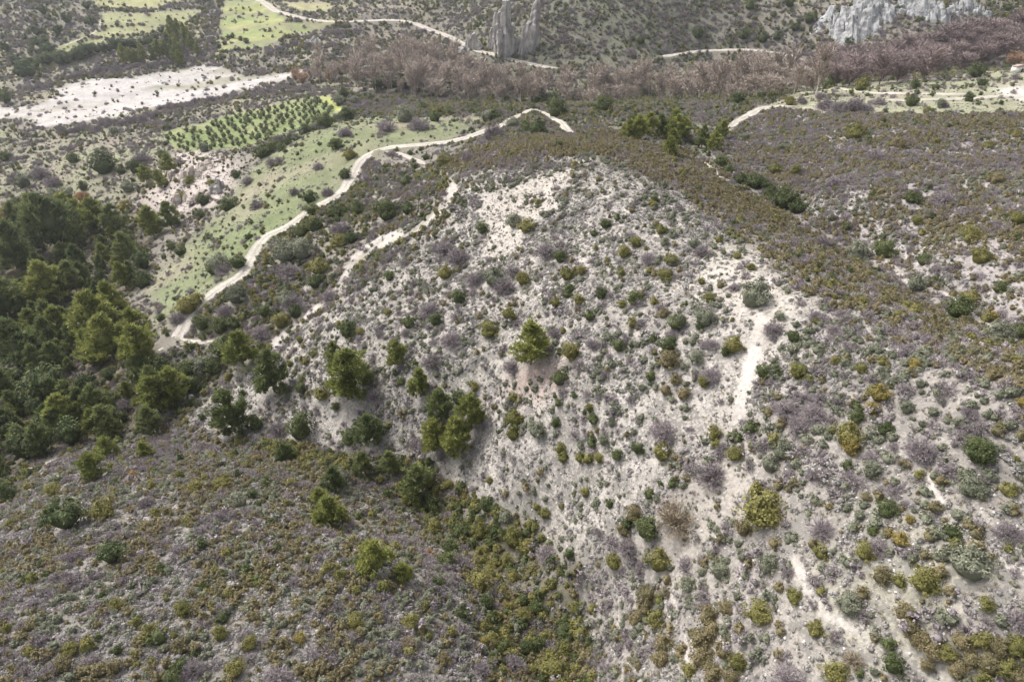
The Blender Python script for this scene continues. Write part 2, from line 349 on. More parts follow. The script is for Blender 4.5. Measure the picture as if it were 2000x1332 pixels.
def rough_mat(name, a, b, scale, bump=0.5, dist=0.3, stretch=None, contrast=(0.35,0.65)):
    m, nt = newmat(name); L = nt.links.new
    tc = N(nt, 'ShaderNodeTexCoord'); mp = N(nt, 'ShaderNodeMapping')
    if stretch: mp.inputs['Scale'].default_value = stretch
    L(tc.outputs['Object'], mp.inputs['Vector'])
    n = N(nt, 'ShaderNodeTexNoise'); n.inputs['Scale'].default_value = scale; n.inputs['Detail'].default_value = 8; n.inputs['Roughness'].default_value = 0.68
    L(mp.outputs[0], n.inputs['Vector'])
    r = N(nt, 'ShaderNodeMapRange'); r.inputs[1].default_value = contrast[0]; r.inputs[2].default_value = contrast[1]; L(n.outputs['Fac'], r.inputs[0])
    mx = N(nt, 'ShaderNodeMix', data_type='RGBA'); mx.inputs[6].default_value = rgb(a); mx.inputs[7].default_value = rgb(b); L(r.outputs[0], mx.inputs[0])
    p = N(nt, 'ShaderNodeBsdfPrincipled'); p.inputs['Roughness'].default_value = 0.92; p.inputs['Specular IOR Level'].default_value = 0.15
    L(mx.outputs[2], p.inputs['Base Color'])
    bp = N(nt, 'ShaderNodeBump'); bp.inputs['Strength'].default_value = bump; bp.inputs['Distance'].default_value = dist
    L(n.outputs['Fac'], bp.inputs['Height']); L(bp.outputs[0], p.inputs['Normal'])
    out = N(nt, 'ShaderNodeOutputMaterial'); L(p.outputs[0], out.inputs[0]); return m
M['road'] = rough_mat('pale_dirt_road', (0.50,0.455,0.40), (0.70,0.655,0.60), 0.9, 0.3, 0.1)
M['rock'] = rough_mat('grey_limestone', (0.22,0.205,0.19), (0.56,0.53,0.50), 0.30, 1.0, 1.2, (1,1,0.3), (0.38,0.62))
M['rockpale'] = rough_mat('pale_limestone', (0.19,0.19,0.19), (0.50,0.50,0.495), 0.30, 1.0, 1.5, (1,1,0.5), (0.40,0.58))
M['scree'] = rough_mat('pale_grey_scree', (0.42,0.43,0.43), (0.58,0.59,0.59), 0.9, 0.6, 0.3)
M['rockwarm'] = rough_mat('warm_chalk_rock', (0.30,0.25,0.21), (0.60,0.54,0.49), 0.5, 0.8, 0.6)
M['stone'] = rough_mat('white_stones', (0.46,0.43,0.41), (0.68,0.65,0.63), 2.0, 0.4, 0.05)
M['plaster'] = rough_mat('white_plaster', (0.74,0.70,0.68), (0.82,0.79,0.77), 0.8, 0.1, 0.02)
M['rooftile'] = rough_mat('pale_roof', (0.55,0.42,0.36), (0.66,0.52,0.46), 1.5, 0.2, 0.05)
M['darkhole'] = rough_mat('dark_doorway', (0.03,0.03,0.03), (0.05,0.045,0.04), 1.0, 0.0, 0.01)

# ------------------------------------------------------------------ ground sheet, split where it changes kind
Zm = zones(GX, GY, GZ)
shape = GX.shape
tint = np.zeros(shape+(4,))
def paint(mask, col, sp): tint[mask] = (*col, sp)
tint[...] = (0.235, 0.215, 0.18, 0.55)                       # far hills
paint(Zm['spur'], (0.27,0.25,0.225), 0.6)
paint(Zm['gully'], (0.15,0.14,0.10), 0.5)
paint(Zm['plot'], (0.46,0.425,0.39), 0.80)
paint(Zm['plot'] & inpoly(Zm['u']+fbm(GX, GY, 14, 3, 1)*60, Zm['v']+fbm(GX, GY, 14, 3, 2)*60, [(1600,600),(3600,1500),(3600,2400),(1180,2400),(1180,1130),(1400,950)]), (0.34,0.31,0.285), 0.74)
paint(Zm['ridge'], (0.25,0.22,0.19), 0.6)
paint(Zm['righthill'], (0.36,0.325,0.315), 0.6)
paint(Zm['slope'], (0.27,0.25,0.205), 0.5)
paint(Zm['mid'], (0.185,0.185,0.125), 0.4)
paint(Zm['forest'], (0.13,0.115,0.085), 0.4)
paint(Zm['vleft'], (0.26,0.25,0.18), 0.45)
paint(Zm['meadow'], (0.205,0.225,0.128), 0.2)
paint(Zm['plateau'], (0.30,0.305,0.205), 0.2)
paint(Zm['olive'], (0.225,0.27,0.12), 0.3)
paint(Zm['strip'], (0.40,0.44,0.14), 0.05)
for k in ('fieldA','fieldB'): paint(Zm[k], (0.275,0.32,0.14), 0.3)
for k in ('fieldC','fieldE'): paint(Zm[k], (0.38,0.365,0.20), 0.2)
paint(Zm['fieldD'], (0.33,0.335,0.19), 0.2)
paint(Zm['bluff'], (0.50,0.44,0.40), 0.35)
paint(Zm['river'], (0.50,0.47,0.45), 0.4)
paint(Zm['pale'], (0.68,0.64,0.60), 0.1)
for k in ('clear1','clear2','clear3'): paint(Zm[k], (0.47,0.43,0.385), 0.4)
paint(Zm['soil'], (0.34,0.225,0.19), 0.35)
paint(Zm['spot'], (0.56,0.51,0.46), 0.2)
# patches of grass, soil and bare ground inside the regions
nz = fbm(GX, GY, 28, 4, 2); nz2 = fbm(GX, GY, 12, 3, 4)
def blend(mask, col, f):
    f = (f*mask)[..., None]; tint[..., :3] = tint[..., :3]*(1-f)+np.array(col)*f
blend(Zm['meadow'], (0.32,0.285,0.215), np.maximum(sstep(0.1, 0.4, nz), sstep(0.12, 0.4, nz2))*0.85)
blend(Zm['meadow'], (0.185,0.225,0.11), sstep(0.1, 0.5, -nz)*0.7)
blend(Zm['far']&(GY > 350), (0.36,0.32,0.23), sstep(0.15, 0.5, nz)*0.7)
blend(Zm['far']&(GY > 350)&(Zm['u'] < 700), (0.38,0.37,0.20), sstep(-0.1, 0.3, nz2)*0.5)
blend(Zm['far'], (0.155,0.16,0.11), 0.8*sstep(820, 960, Zm['u']+nz*60)*(1-sstep(1330, 1480, Zm['u']+nz*60)))
blend(Zm['righthill'], (0.50,0.46,0.44), sstep(0.15, 0.5, nz2)*0.7)
blend(Zm['plot'], (0.33,0.30,0.27), sstep(0.0, 0.5, nz2)*0.7)
blend(Zm['plot'], (0.33,0.32,0.24), sstep(0.2, 0.6, -nz)*0.6)
blend(Zm['spur'], (0.44,0.415,0.40), sstep(0.2, 0.55, nz2)*0.6)
blend(Zm['slope'], (0.47,0.43,0.39), sstep(0.25, 0.55, nz2)*0.5)
blend(Zm['plateau'], (0.36,0.32,0.25), sstep(0.0, 0.4, nz2)*0.7)
blend(Zm['vleft'], (0.28,0.30,0.17), sstep(0.1, 0.4, nz)*0.8)
blend(Zm['vleft'], (0.33,0.26,0.24), sstep(0.1, 0.4, -nz2)*0.6)
blend(Zm['olive'], (0.36,0.345,0.19), sstep(0.0, 0.4, nz2)*0.6)
blend(Zm['fieldA'], (0.40,0.39,0.18), (np.sin((GY-0.1*GX)/5.5+nz*2) > 0.45)*0.6+sstep(0.1, .4, nz2)*0.3)
blend(Zm['fieldA'], (0.30,0.27,0.20), (np.sin((GY-0.1*GX)/5.5+nz*2+2.2) > 0.8)*0.7)
_a, _b, _c, _d = at([20, 520], [222, 165]); _rv = np.array([_a[1]-_a[0], _b[1]-_b[0]]); _rv /= np.linalg.norm(_rv)
_al = GX*_rv[0]+GY*_rv[1]; _ac = -GX*_rv[1]+GY*_rv[0]
_st = fbm(_al/5, _ac, 9, 4, 3); _st2 = fbm(_al/7, _ac, 3.2, 3, 1)
blend(Zm['river'], (0.36,0.335,0.29), sstep(-0.02, 0.18, _st)*0.9)
blend(Zm['river'], (0.52,0.48,0.45), sstep(0.0, 0.3, _st2)*0.6)
blend(Zm['river'], (0.30,0.30,0.19), sstep(0.2, 0.4, _st)*0.8)
def blur(a, k, ax):
    p = np.pad(a, [(k, k) if i == ax else (0, 0) for i in range(a.ndim)], mode='edge'); c = np.cumsum(p, ax)
    c = np.insert(c, 0, 0, ax); n = a.shape[ax]
    return (np.take(c, np.arange(2*k+1, 2*k+1+n), ax)-np.take(c, np.arange(n), ax))/(2*k+1)
_hard = Zm['river']|Zm['fieldA']|Zm['fieldB']|Zm['olive']
_soft = blur(blur(blur(blur(tint, 4, 1), 4, 0), 3, 1), 3, 0)
_mild = blur(blur(tint, 1, 1), 1, 0)
tint = np.where((GY > 300)[..., None], _mild, _soft)
f = Zm['rill']*np.clip(0.5+0.9*fbm(GX, GY, 4.0, 4, 1), 0, 1)*0.95; tint[..., :3] = tint[..., :3]*(1-f[..., None])+np.array((0.60,0.555,0.52))*f[..., None]; tint[..., 3] *= 1-f
nr, nc = shape
vid = np.arange(nr*nc).reshape(shape)
quads = np.stack([vid[:-1, :-1], vid[:-1, 1:], vid[1:, 1:], vid[1:, :-1]], -1).reshape(-1, 4)
kind = np.zeros(shape, int)
kind[Zm['meadow']] = 1; kind[Zm['olive']|Zm['strip']] = 2; kind[Zm['river']] = 3
kind[Zm['fieldA']|Zm['fieldB']|Zm['fieldC']|Zm['fieldD']|Zm['fieldE']] = 4; kind[Zm['plateau']|Zm['pale']] = 5
qk = kind[:-1, :-1].reshape(-1)
V = np.c_[GX.ravel(), GY.ravel(), GZ.ravel()]; T = tint.reshape(-1, 4)
def mesh_from(name, verts, faces, mat=None, smooth=False):
    me = bpy.data.meshes.new(name); faces = np.asarray(faces, np.int32); k = faces.shape[1]
    me.vertices.add(len(verts)); me.vertices.foreach_set('co', np.asarray(verts, np.float32).ravel())
    me.loops.add(faces.size); me.loops.foreach_set('vertex_index', faces.ravel())
    me.polygons.add(len(faces)); me.polygons.foreach_set('loop_start', np.arange(0, faces.size, k, dtype=np.int32))
    if smooth: me.polygons.foreach_set('use_smooth', np.ones(len(faces), bool))
    me.update(calc_edges=True)
    if mat: me.materials.append(mat)
    return me
def link(name, me, parent=None):
    o = bpy.data.objects.new(name, me); COL.objects.link(o)
    if parent: o.parent = parent
    return o
def tag(o, label=None, cat=None, group=None, kind=None):
    if label: o['label'] = label
    if cat: o['category'] = cat
    if group: o['group'] = group
    if kind: o['kind'] = kind
    return o
GNAMES = ['hillside','meadow','olive_field','riverbed','terraced_field','plateau_field']
GLAB = ['chalky scrub-covered hillside with gullies and spurs','green sloping meadow beside the winding dirt track','green olive field between meadow and riverbed',
        'wide white gravel riverbed across the valley','bright green and yellow terraced fields beyond the riverbed','pale grassy field on the flat top across the gully']
for k in range(6):
    q = quads[qk == k]; used, inv = np.unique(q, return_inverse=True)
    me = mesh_from(GNAMES[k], V[used], inv.reshape(-1, 4), M['ground'], True)
    ca = me.attributes.new('tint', 'FLOAT_COLOR', 'POINT'); ca.data.foreach_set('color', T[used].astype(np.float32).ravel())
    tag(link(GNAMES[k], me), GLAB[k], 'ground', kind='structure')

# ------------------------------------------------------------------ tracks
def T4(x, y):
    i = int(np.searchsorted(YR, y)); j = int(np.searchsorted(SR, x/WID(y))); i = min(max(i, 3), len(YR)-4); j = min(max(j, 3), len(SR)-4)
    return tint[i-3:i+4, j-3:j+4].reshape(-1, 4).mean(0)
TLAB = ['long pale dirt track winding across the green meadow','short pale spur track branching off at the bend of the winding track','short stub of track beside the lower end of the winding track',
 'wide pale dirt road passing the rock pinnacles','curved pale road on the bank above the bare poplars','pale dirt track climbing to the flat field across the gully',
 'straight pale track along the far edge of the flat field','straight pale track through the shrubs on the flat field','faint footpath beside the pines behind the knoll','thin pale footpath in the gully behind the brown ridge','faint track bordering the terraced field']
for (nm, w, _), Ln, lab in zip(TRACKS, track_lines, TLAB):
    t = np.gradient(Ln[:, :2], axis=0); t /= np.linalg.norm(t, axis=1)[:, None]+1e-9; nrm = np.c_[-t[:, 1], t[:, 0]]
    n = len(Ln); s = np.arange(n)*1.2
    wl = w/2*(1+0.40*fbm(s, s*0+3, 7, 3, 1)); wr = w/2*(1+0.40*fbm(s, s*0+9, 7, 3, 2))
    fade = np.clip(np.minimum(np.arange(n), n-1-np.arange(n))/4, 0.25, 1); wl *= fade; wr *= fade
    prof = [(-1, -0.34, 0.5), (-1, -0.05, 0.15), (-0.82, 0.0, 0), (-0.5, -0.06, 0), (-0.18, 0.0, 0), (0, 0.03, 0), (0.18, 0.0, 0), (0.5, -0.06, 0), (0.82, 0.0, 0), (1, -0.05, 0.15), (1, -0.34, 0.5)]
    hue = [0, 0.25, 0.8, 1.0, 0.75, 0.45, 0.75, 1.0, 0.8, 0.25, 0]
    rows, cols = [], []; nk = len(prof)
    gt = np.array([T4(x_, y_) for x_, y_ in Ln[:, :2]]); road_c = np.array((0.55,0.505,0.45) if w > 2 else (0.50,0.46,0.41))
    for (a, dz, ex), hu in zip(prof, hue):
        ww = np.where(a < 0, wl, wr)*abs(a)+ex*fade
        rows.append(np.c_[Ln[:, :2]+nrm*(np.sign(a)*ww)[:, None], Ln[:, 2]+dz])
        hv = np.clip(hu+(0.45*fbm(s+a*7, s*0+a*13, 4, 3, 2) if 0 < hu < 1 else 0)+s*0, 0, 1)[:, None]
        cols.append(np.c_[gt[:, :3]*(1-hv)+road_c*hv, gt[:, 3:]*(1-hv)*0.8])
    vv = np.stack(rows, 1).reshape(-1, 3); ix = np.arange(n*nk).reshape(n, nk); cc = np.stack(cols, 1).reshape(-1, 4)
    fs = np.stack([ix[:-1, :-1], ix[1:, :-1], ix[1:, 1:], ix[:-1, 1:]], -1).reshape(-1, 4)
    me = mesh_from(nm, vv, fs, M['ground'], True); ca = me.attributes.new('tint', 'FLOAT_COLOR', 'POINT'); ca.data.foreach_set('color', cc.astype(np.float32).ravel())
    tag(link(nm, me), lab, 'track', kind='structure')

# ------------------------------------------------------------------ plant shapes (unit size, foot at the origin)
def rnd_dir(r, n, zmin=-1.0):
    z = r.uniform(zmin, 1, n); a = r.uniform(0, 2*math.pi, n); s = np.sqrt(1-z*z)
    return np.c_[s*np.cos(a), s*np.sin(a), z]
def frame(nv, r):
    t = np.cross(nv, rnd_dir(r, len(nv))); t /= np.linalg.norm(t, axis=1)[:, None]+1e-9
    return t, np.cross(nv, t)
def leaves(c, nv, size, r, asp=0.7):
    t, b = frame(nv/np.linalg.norm(nv, axis=1)[:, None], r); sz = size*r.uniform(0.6, 1.4, len(c))[:, None]
    v = np.stack([c-t*sz, c-b*sz*asp, c+t*sz, c+b*sz*asp], 1)
    return v.reshape(-1, 3), np.arange(len(c)*4).reshape(-1, 4)
def slivers(a, b, w0, w1, r):
    """thin tapering quads from a to b"""
    d = b-a; d = d/(np.linalg.norm(d, axis=1)[:, None]+1e-9); t, _ = frame(d, r)
    v = np.stack([a-t*w0, a+t*w0, b+t*w1, b-t*w1], 1)
    return v.reshape(-1, 3), np.arange(len(a)*4).reshape(-1, 4)
def tube(pts, rad, k=6):
    pts = np.array(pts, float); vs, fs = [], []
    for i, p in enumerate(pts):
        for j in range(k):
            a = 2*math.pi*j/k; vs.append(p+np.array([math.cos(a)*rad[i], math.sin(a)*rad[i], 0]))
    for i in range(len(pts)-1):
        for j in range(k):
            fs.append((i*k+j, i*k+(j+1) % k, (i+1)*k+(j+1) % k, (i+1)*k+j))
    return np.array(vs), np.array(fs)
def joined(parts, r, mat, name):
    vs, fs, lv = [], [], []; o = 0
    for v, f, var in parts:
        vs.append(v); fs.append(f+o); o += len(v)
        lv.append(var if var is not None else r.random(len(f)))
    me = mesh_from(name, np.vstack(vs), np.vstack(fs), mat)
    a = me.attributes.new('lv', 'FLOAT', 'FACE'); a.data.foreach_set('value', np.concatenate(lv).astype(np.float32))
    return me
def core(r, c, rad, zs=1.0, nu=8, nv=5):
    vs = []; 
    for i in range(nv+1):
        ph = math.pi*i/nv
        for j in range(nu):
            a = 2*math.pi*j/nu; k = rad*r.uniform(0.85, 1.1)
            vs.append((c[0]+k*math.sin(ph)*math.cos(a), c[1]+k*math.sin(ph)*math.sin(a), c[2]+k*zs*math.cos(ph)))
    fs = [(i*nu+j, (i+1)*nu+j, (i+1)*nu+(j+1) % nu, i*nu+(j+1) % nu) for i in range(nv) for j in range(nu)]
    return np.array(vs), np.array(fs)
def leafy(seed, mat, name, lobes=9, per=70, leaf=0.045, hz=0.8, base=0.0, spread=1.0):
    """a rounded bush: many small leafy tufts over a hidden body, ragged outline"""
    r = np.random.default_rng(seed); parts = []
    for k in range(lobes):
        d = rnd_dir(r, 1, -0.05)[0]; rr = r.uniform(0.07, 0.20); q = (0.5-rr*0.85)*r.uniform(0.66, 1.20)
        if k == 0: d = np.array([0, 0, 1.0])
        c = np.array([d[0]*q*spread, d[1]*q*spread, base+0.17+(d[2]*q+0.06)*hz*1.2])
        nd = rnd_dir(r, per, -0.4); rad = rr*(r.uniform(0.35, 1.25, per)**0.7)[:, None]
        p = c+nd*rad*np.array([1, 1, 0.95])
        tone = np.clip(r.uniform(0.1, 0.9)+r.normal(0, 0.22, per), 0, 1)
        v, f = leaves(p, nd+d*0.6+r.normal(0, 0.55, (per, 3)), leaf, r, 0.6); parts.append((v, f, tone))
    v, f = core(r, (0, 0, base+0.20), 0.31, 0.85, 10, 6); parts.append((v, f, np.full(len(f), 0.3)))
    return joined(parts, r, mat, name)
def twiggy(seed, mat, name, n=170, w=0.0065, hz=0.8, base=0.0):
    """a leafless bush: stems fanning out from the foot, twigs filling the dome"""
    r = np.random.default_rng(seed); parts = []
    tip = rnd_dir(r, n, 0.05)*0.5*r.uniform(0.7, 1.12, n)[:, None]*np.array([1, 1, hz*1.35]); tip[:, 2] += base
    foot = np.c_[r.normal(0, 0.04, n), r.normal(0, 0.04, n), np.full(n, base)]
    midp = foot*0.5+tip*0.5+np.c_[r.normal(0, 0.03, n), r.normal(0, 0.03, n), r.uniform(0.0, 0.06, n)]
    parts.append((*slivers(foot, midp, w*1.6, w*1.2, r), None)); parts.append((*slivers(midp, tip, w*1.2, w*0.5, r), None))
    for k in range(7):
        f = r.uniform(0.25, 1.0, n)[:, None]; a = midp*(1-f)+tip*f
        o = tip/np.linalg.norm(tip, axis=1)[:, None]+r.normal(0, 0.75, (n, 3)); o /= np.linalg.norm(o, axis=1)[:, None]
        parts.append((*slivers(a, a+o*r.uniform(0.06, 0.16, n)[:, None], w, w*0.4, r), None))
    return joined(parts, r, mat, name)
def pine_crown(seed, mat, name, wid=0.36, lo=0.02, n=260, fat=1.0):
    """height 1; feathery clumps of needles reaching up and out"""
    r = np.random.default_rng(seed); parts = []
    nb = 26; hb = lo+0.05+(0.93-lo)*(np.arange(nb)+r.uniform(0, 1, nb))/nb; ab = np.arange(nb)*2.4+r.normal(0, 0.4, nb)
    pb = np.sqrt(np.clip(1-((hb-lo-0.24)/(0.78*fat))**2, 0.02, 1))*np.clip((1.08-hb)*2.2, 0.12, 1)*r.uniform(0.62, 1.18, nb)
    kb = r.integers(0, nb, n); f_ = np.sqrt(r.uniform(0.12, 1.0, n)); q = wid*pb[kb]*f_; a = ab[kb]+r.normal(0, 0.30, n)*(0.4+0.6/np.maximum(f_, 0.3)*0.5)
    c = np.c_[q*np.cos(a), q*np.sin(a), hb[kb]+0.10*f_*pb[kb]+r.normal(0, 0.022, n)]
    c[:6] = np.c_[r.normal(0, 0.02, (6, 2)), r.uniform(0.88, 1.0, 6)]
    for i in range(n):
        m = 22; ax = np.array([math.cos(a[i])*0.6, math.sin(a[i])*0.6, 0.8])
        d = ax+r.normal(0, 0.45, (m, 3)); d /= np.linalg.norm(d, axis=1)[:, None]
        s0 = c[i]+r.normal(0, 0.022, (m, 3)); ln = r.uniform(0.04, 0.09, m)[:, None]
        tone = np.clip(r.uniform(0.1, 0.9)+r.normal(0, 0.15, m), 0, 1)
        parts.append((*slivers(s0, s0+d*ln, 0.011, 0.003, r), tone))
    for z, k in ((0.32, 0.42), (0.52, 0.42), (0.7, 0.26)):
        v, f = core(r, (0, 0, z), wid*k*0.8, 0.5/k); parts.append((v, f, np.full(len(f), 0.3)))
    return joined(parts, r, mat, name)
def trunk_mesh(seed, mat, name, top=0.75, rad=0.022, limbs=5):
    r = np.random.default_rng(seed); parts = []
    pts = [(r.normal(0, 0.008)*i, r.normal(0, 0.008)*i, -0.05+(top+0.05)*i/5) for i in range(6)]
    v, f = tube(pts, [rad*(1.25-0.19*i) for i in range(6)]); parts.append((v, f, None))
    for k in range(limbs):
        z = r.uniform(0.2, top*0.9); a = r.uniform(0, 6.28); l = r.uniform(0.1, 0.24)
        v, f = tube([(0, 0, z), (l*.5*math.cos(a), l*.5*math.sin(a), z+l*.35), (l*math.cos(a), l*math.sin(a), z+l*0.9)], [rad*.5, rad*.35, rad*.15], 4); parts.append((v, f, None))
    return joined(parts, r, mat, name)
def bare_crown(seed, mat, name, wid=0.17, lo=0.16, n=60, up=0.9, w=0.0050, tw=8):
    """height 1; leafless limbs sweeping upward with fine twigs"""
    r = np.random.default_rng(seed); parts = []
    h0 = r.uniform(lo, 0.82, n); a = r.uniform(0, 2*math.pi, n)
    lim = wid*np.sqrt(np.clip(1-((h0-0.42)/0.62)**2, 0.05, 1))*r.uniform(0.5, 1.1, n)
    s = np.c_[np.zeros(n), np.zeros(n), h0]; e = np.c_[lim*np.cos(a), lim*np.sin(a), np.minimum(h0+up*lim*1.6+r.uniform(0.02, 0.1, n), 1.02)]
    parts.append((*slivers(s, e, w*1.3, w*0.7, r), None))
    for k in range(tw):
        f = r.uniform(0.25, 1, n)[:, None]; p = s*(1-f)+e*f
        o = np.c_[np.cos(a)*0.5, np.sin(a)*0.5, np.full(n, up)]+r.normal(0, 0.5, (n, 3)); o /= np.linalg.norm(o, axis=1)[:, None]
        q = p+o*r.uniform(0.04, 0.11, n)[:, None]; parts.append((*slivers(p, q, w, w*0.5, r), None))
        o2 = o+r.normal(0, 0.6, (n, 3)); o2 /= np.linalg.norm(o2, axis=1)[:, None]
        parts.append((*slivers((p+q)/2, (p+q)/2+o2*r.uniform(0.03, 0.07, n)[:, None], w*0.8, w*0.4, r), None))
    return joined(parts, r, mat, name)
def stone_mesh(seed, mat, name):
    r = np.random.default_rng(seed); v, f = core(r, (0, 0, 0.12), 0.5, 0.6, 6, 4); v[:, :2] += r.normal(0, 0.07, (len(v), 2))
    return joined([(v, f, None)], r, mat, name)
def tuft_mesh(seed, mat, name):
    r = np.random.default_rng(seed); n = 26
    a = np.c_[r.normal(0, 0.12, (n, 2)), np.zeros(n)]; d = rnd_dir(r, n, 0.45)*r.uniform(0.35, 0.6, n)[:, None]
    return joined([(*slivers(a, a+d, 0.035, 0.008, r), None)], r, mat, name)
def scrub_mat(seed, mat, name):
    """a ragged patch of dwarf scrub grown together, unit width"""
    r = np.random.default_rng(seed); parts = []
    for k in range(26):
        a = r.uniform(0, 6.28); q = math.sqrt(r.random())*0.5*(1+0.45*math.sin(2*a+seed)+0.3*math.sin(3*a+seed*2)); w = r.uniform(0.05, 0.12)
        c = np.array([q*math.cos(a), q*math.sin(a), 0]); n = 16
        d = rnd_dir(r, n, 0.0); pt = c+d*np.array([w, w, w*0.95])*r.uniform(0.6, 1.15, n)[:, None]
        tone = np.clip(r.uniform(0, 1)+r.normal(0, 0.15, n), 0, 1)
        parts.append((*leaves(pt, d+r.normal(0, 0.6, (n, 3)), 0.034, r, 0.55), tone))
        if k % 2 == 0: v, f = core(r, c, w*0.8, 0.8, 6, 3); parts.append((v, f, np.full(len(f), 0.35)))
    return joined(parts, r, mat, name)
def low_cushion(seed, mat, name):
    r = np.random.default_rng(seed); n = 34
    d = rnd_dir(r, n, 0.0); c = d*np.array([0.42, 0.42, 0.34])*r.uniform(0.7, 1.1, n)[:, None]+(0, 0, 0.05)
    v, f = leaves(c, d+r.normal(0, 0.5, (n, 3)), 0.12, r, 0.55); k = core(r, (0, 0, 0.05), 0.33, 0.8, 6, 3)
    return joined([(v, f, None), (*k, np.full(len(k[1]), 0.4))], r, mat, name)

SH = {}
for code, mat, nm in (('D','dark','dark_shrub'),('O','olive','olive_shrub'),('Y','yellow','yellow_shrub'),('B','brown','brown_shrub'),('S','sage','sage_shrub'),('N','orange','orange_shrub')):
    SH[code] = [leafy(10+i, M[mat], nm, lobes=20+3*i, per=62, leaf=0.030, hz=(0.80, 0.95, 0.7, 0.85)[i]) for i in range(4)]
SH['G'] = [twiggy(30+i, M['twig'], 'bare_bush', 250) for i in range(3)]
SH['T'] = [twiggy(35+i, M['tan'], 'tan_bush', 190) for i in range(2)]
SH['P'] = [pine_crown(40+i, M['pine'], 'pine_crown', 0.33+0.03*(i % 3), fat=1.0) for i in range(4)]
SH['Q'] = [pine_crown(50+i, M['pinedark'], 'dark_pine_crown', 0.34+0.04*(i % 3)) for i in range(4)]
SH['E'] = [leafy(60+i, M['oakleaf'], 'evergreen_crown', lobes=24, per=60, leaf=0.034, hz=0.85, base=0.12) for i in range(3)]
SH['V'] = [leafy(70+i, M['oliveleaf'], 'olive_crown', lobes=9, per=30, leaf=0.06, hz=0.75, base=0.12) for i in range(3)]
SH['L'] = [bare_crown(80+i, M['poplar'], 'poplar_crown', 0.15+0.02*i) for i in range(4)]
SH['W'] = [bare_crown(90+i, M['purple'], 'bare_tree_crown', 0.36, 0.12, 110, 0.6, 0.0062, 10) for i in range(3)]
SH['R'] = [bare_crown(95+i, M['rust'], 'rust_tree_crown', 0.33, 0.12, 110, 0.6, 0.0075, 10) for i in range(2)]
TR = {k: [trunk_mesh(110+i, M[m], 'trunk', t, rad, l) for i in range(2)] for k, m, t, rad, l in
      (('P','bark',0.8,0.02,5),('Q','bark',0.8,0.02,5),('E','bark',0.5,0.035,5),('V','bark',0.5,0.045,4),('L','palebark',0.92,0.013,4),('W','bark',0.6,0.016,6),('R','bark',0.6,0.016,6))}

# ------------------------------------------------------------------ putting plants on the ground
KINDNAME = {'D':'dark_green_shrub','O':'olive_green_shrub','Y':'yellow_green_shrub','B':'brownish_shrub','S':'grey_green_shrub','N':'orange_bush','G':'bare_bush','T':'bare_bush',
  'P':'pine_tree','Q':'pine_tree','E':'evergreen_tree','V':'olive_tree','L':'poplar_tree','W':'bare_tree','R':'rust_leaved_tree'}
CAT = {'D':'shrub','O':'shrub','Y':'shrub','B':'shrub','S':'shrub','N':'bush','G':'bush','T':'bush','P':'pine tree','Q':'pine tree','E':'tree','V':'olive tree','L':'poplar tree','W':'tree','R':'tree'}
LOOK = {'D':'dark green rounded shrub','O':'olive green rounded shrub','Y':'yellow green leafy shrub','B':'brownish green scrubby shrub','S':'pale grey green shrub','N':'bright orange bush',
 'G':'leafless grey lavender bush','T':'leafless tan bush','P':'yellow green feathery pine','Q':'dark green feathery pine','E':'dark evergreen tree with a lumpy crown','V':'small grey green olive tree',
 'L':'tall bare pinkish poplar','W':'bare purple brown tree','R':'tree with rust coloured leaves'}
PLACE = [('soil','by the red soil patch'),('plot','on the pale stony hillside'),('ridge','on the brown scrub ridge'),('gully','in the dark gully between the two slopes'),('forest','in the wooded valley below the track'),
 ('slope','on the bushy slope between track and knoll'),('meadow','on the green meadow by the winding track'),('righthill','on the lavender grey slope across the gully'),('plateau','on the flat grassy field across the gully'),
 ('mid','in the shrubby hollow behind the knoll'),('olive','at the olive grove'),('river','at the white riverbed'),('vleft','on the valley floor before the riverbed'),('spur','on the grey scrub spur'),('far','on the far side of the valley')]
nobj = 0; taken = []; WHO = []
def put(code, x, y, z, dia, h, label, group, rot=None, tilt=0.0, parts=True):
    global nobj
    nobj += 1; i = nobj
    me = SH[code][i % len(SH[code])]; rz = random.uniform(0, 6.28) if rot is None else rot
    taken.append((x, y, dia*0.42)); WHO.append([None, code, x, y, dia, h, label, group])
    if code in TR:
        e = bpy.data.objects.new(KINDNAME[code], None); COL.objects.link(e); e.empty_display_size = 0.3
        e.location = (x, y, z-0.03*h); e.rotation_euler = (random.gauss(0, tilt), random.gauss(0, tilt), rz)
        tag(e, label, CAT[code], group); WHO[-1][0] = e
        if parts: t = link('trunk', TR[code][i % 2], e); t.scale = ((h if code in 'PQLWR' else dia),)*2+(h,)
        c = link('crown', me, e)
        nat = {'P':0.70,'Q':0.74,'L':0.34,'W':0.70,'R':0.66}.get(code)
        c.scale = (dia/nat, dia/nat, h) if nat else (dia, dia, h)
        return e
    o = link(KINDNAME[code], me); o.location = (x, y, z-0.06*h); o.rotation_euler = (random.gauss(0, 0.06), random.gauss(0, 0.06), rz)
    k = h/dia/0.8; WHO[-1][0] = o
    o.scale = (dia*random.uniform(0.92, 1.08), dia*random.uniform(0.92, 1.08), dia*k)
    return tag(o, label, CAT[code], group)
def where(x, y, z):
    m = zones(np.array([x]), np.array([y]), np.array([z]))
    for k, t in PLACE:
        if m[k][0]: return t
    return 'on the far side of the valley'
def size_word(code, dia):
    if code in 'PQELWRV': return ''
    return 'small ' if dia < 1.7 else ('large ' if dia > 3.4 else '')
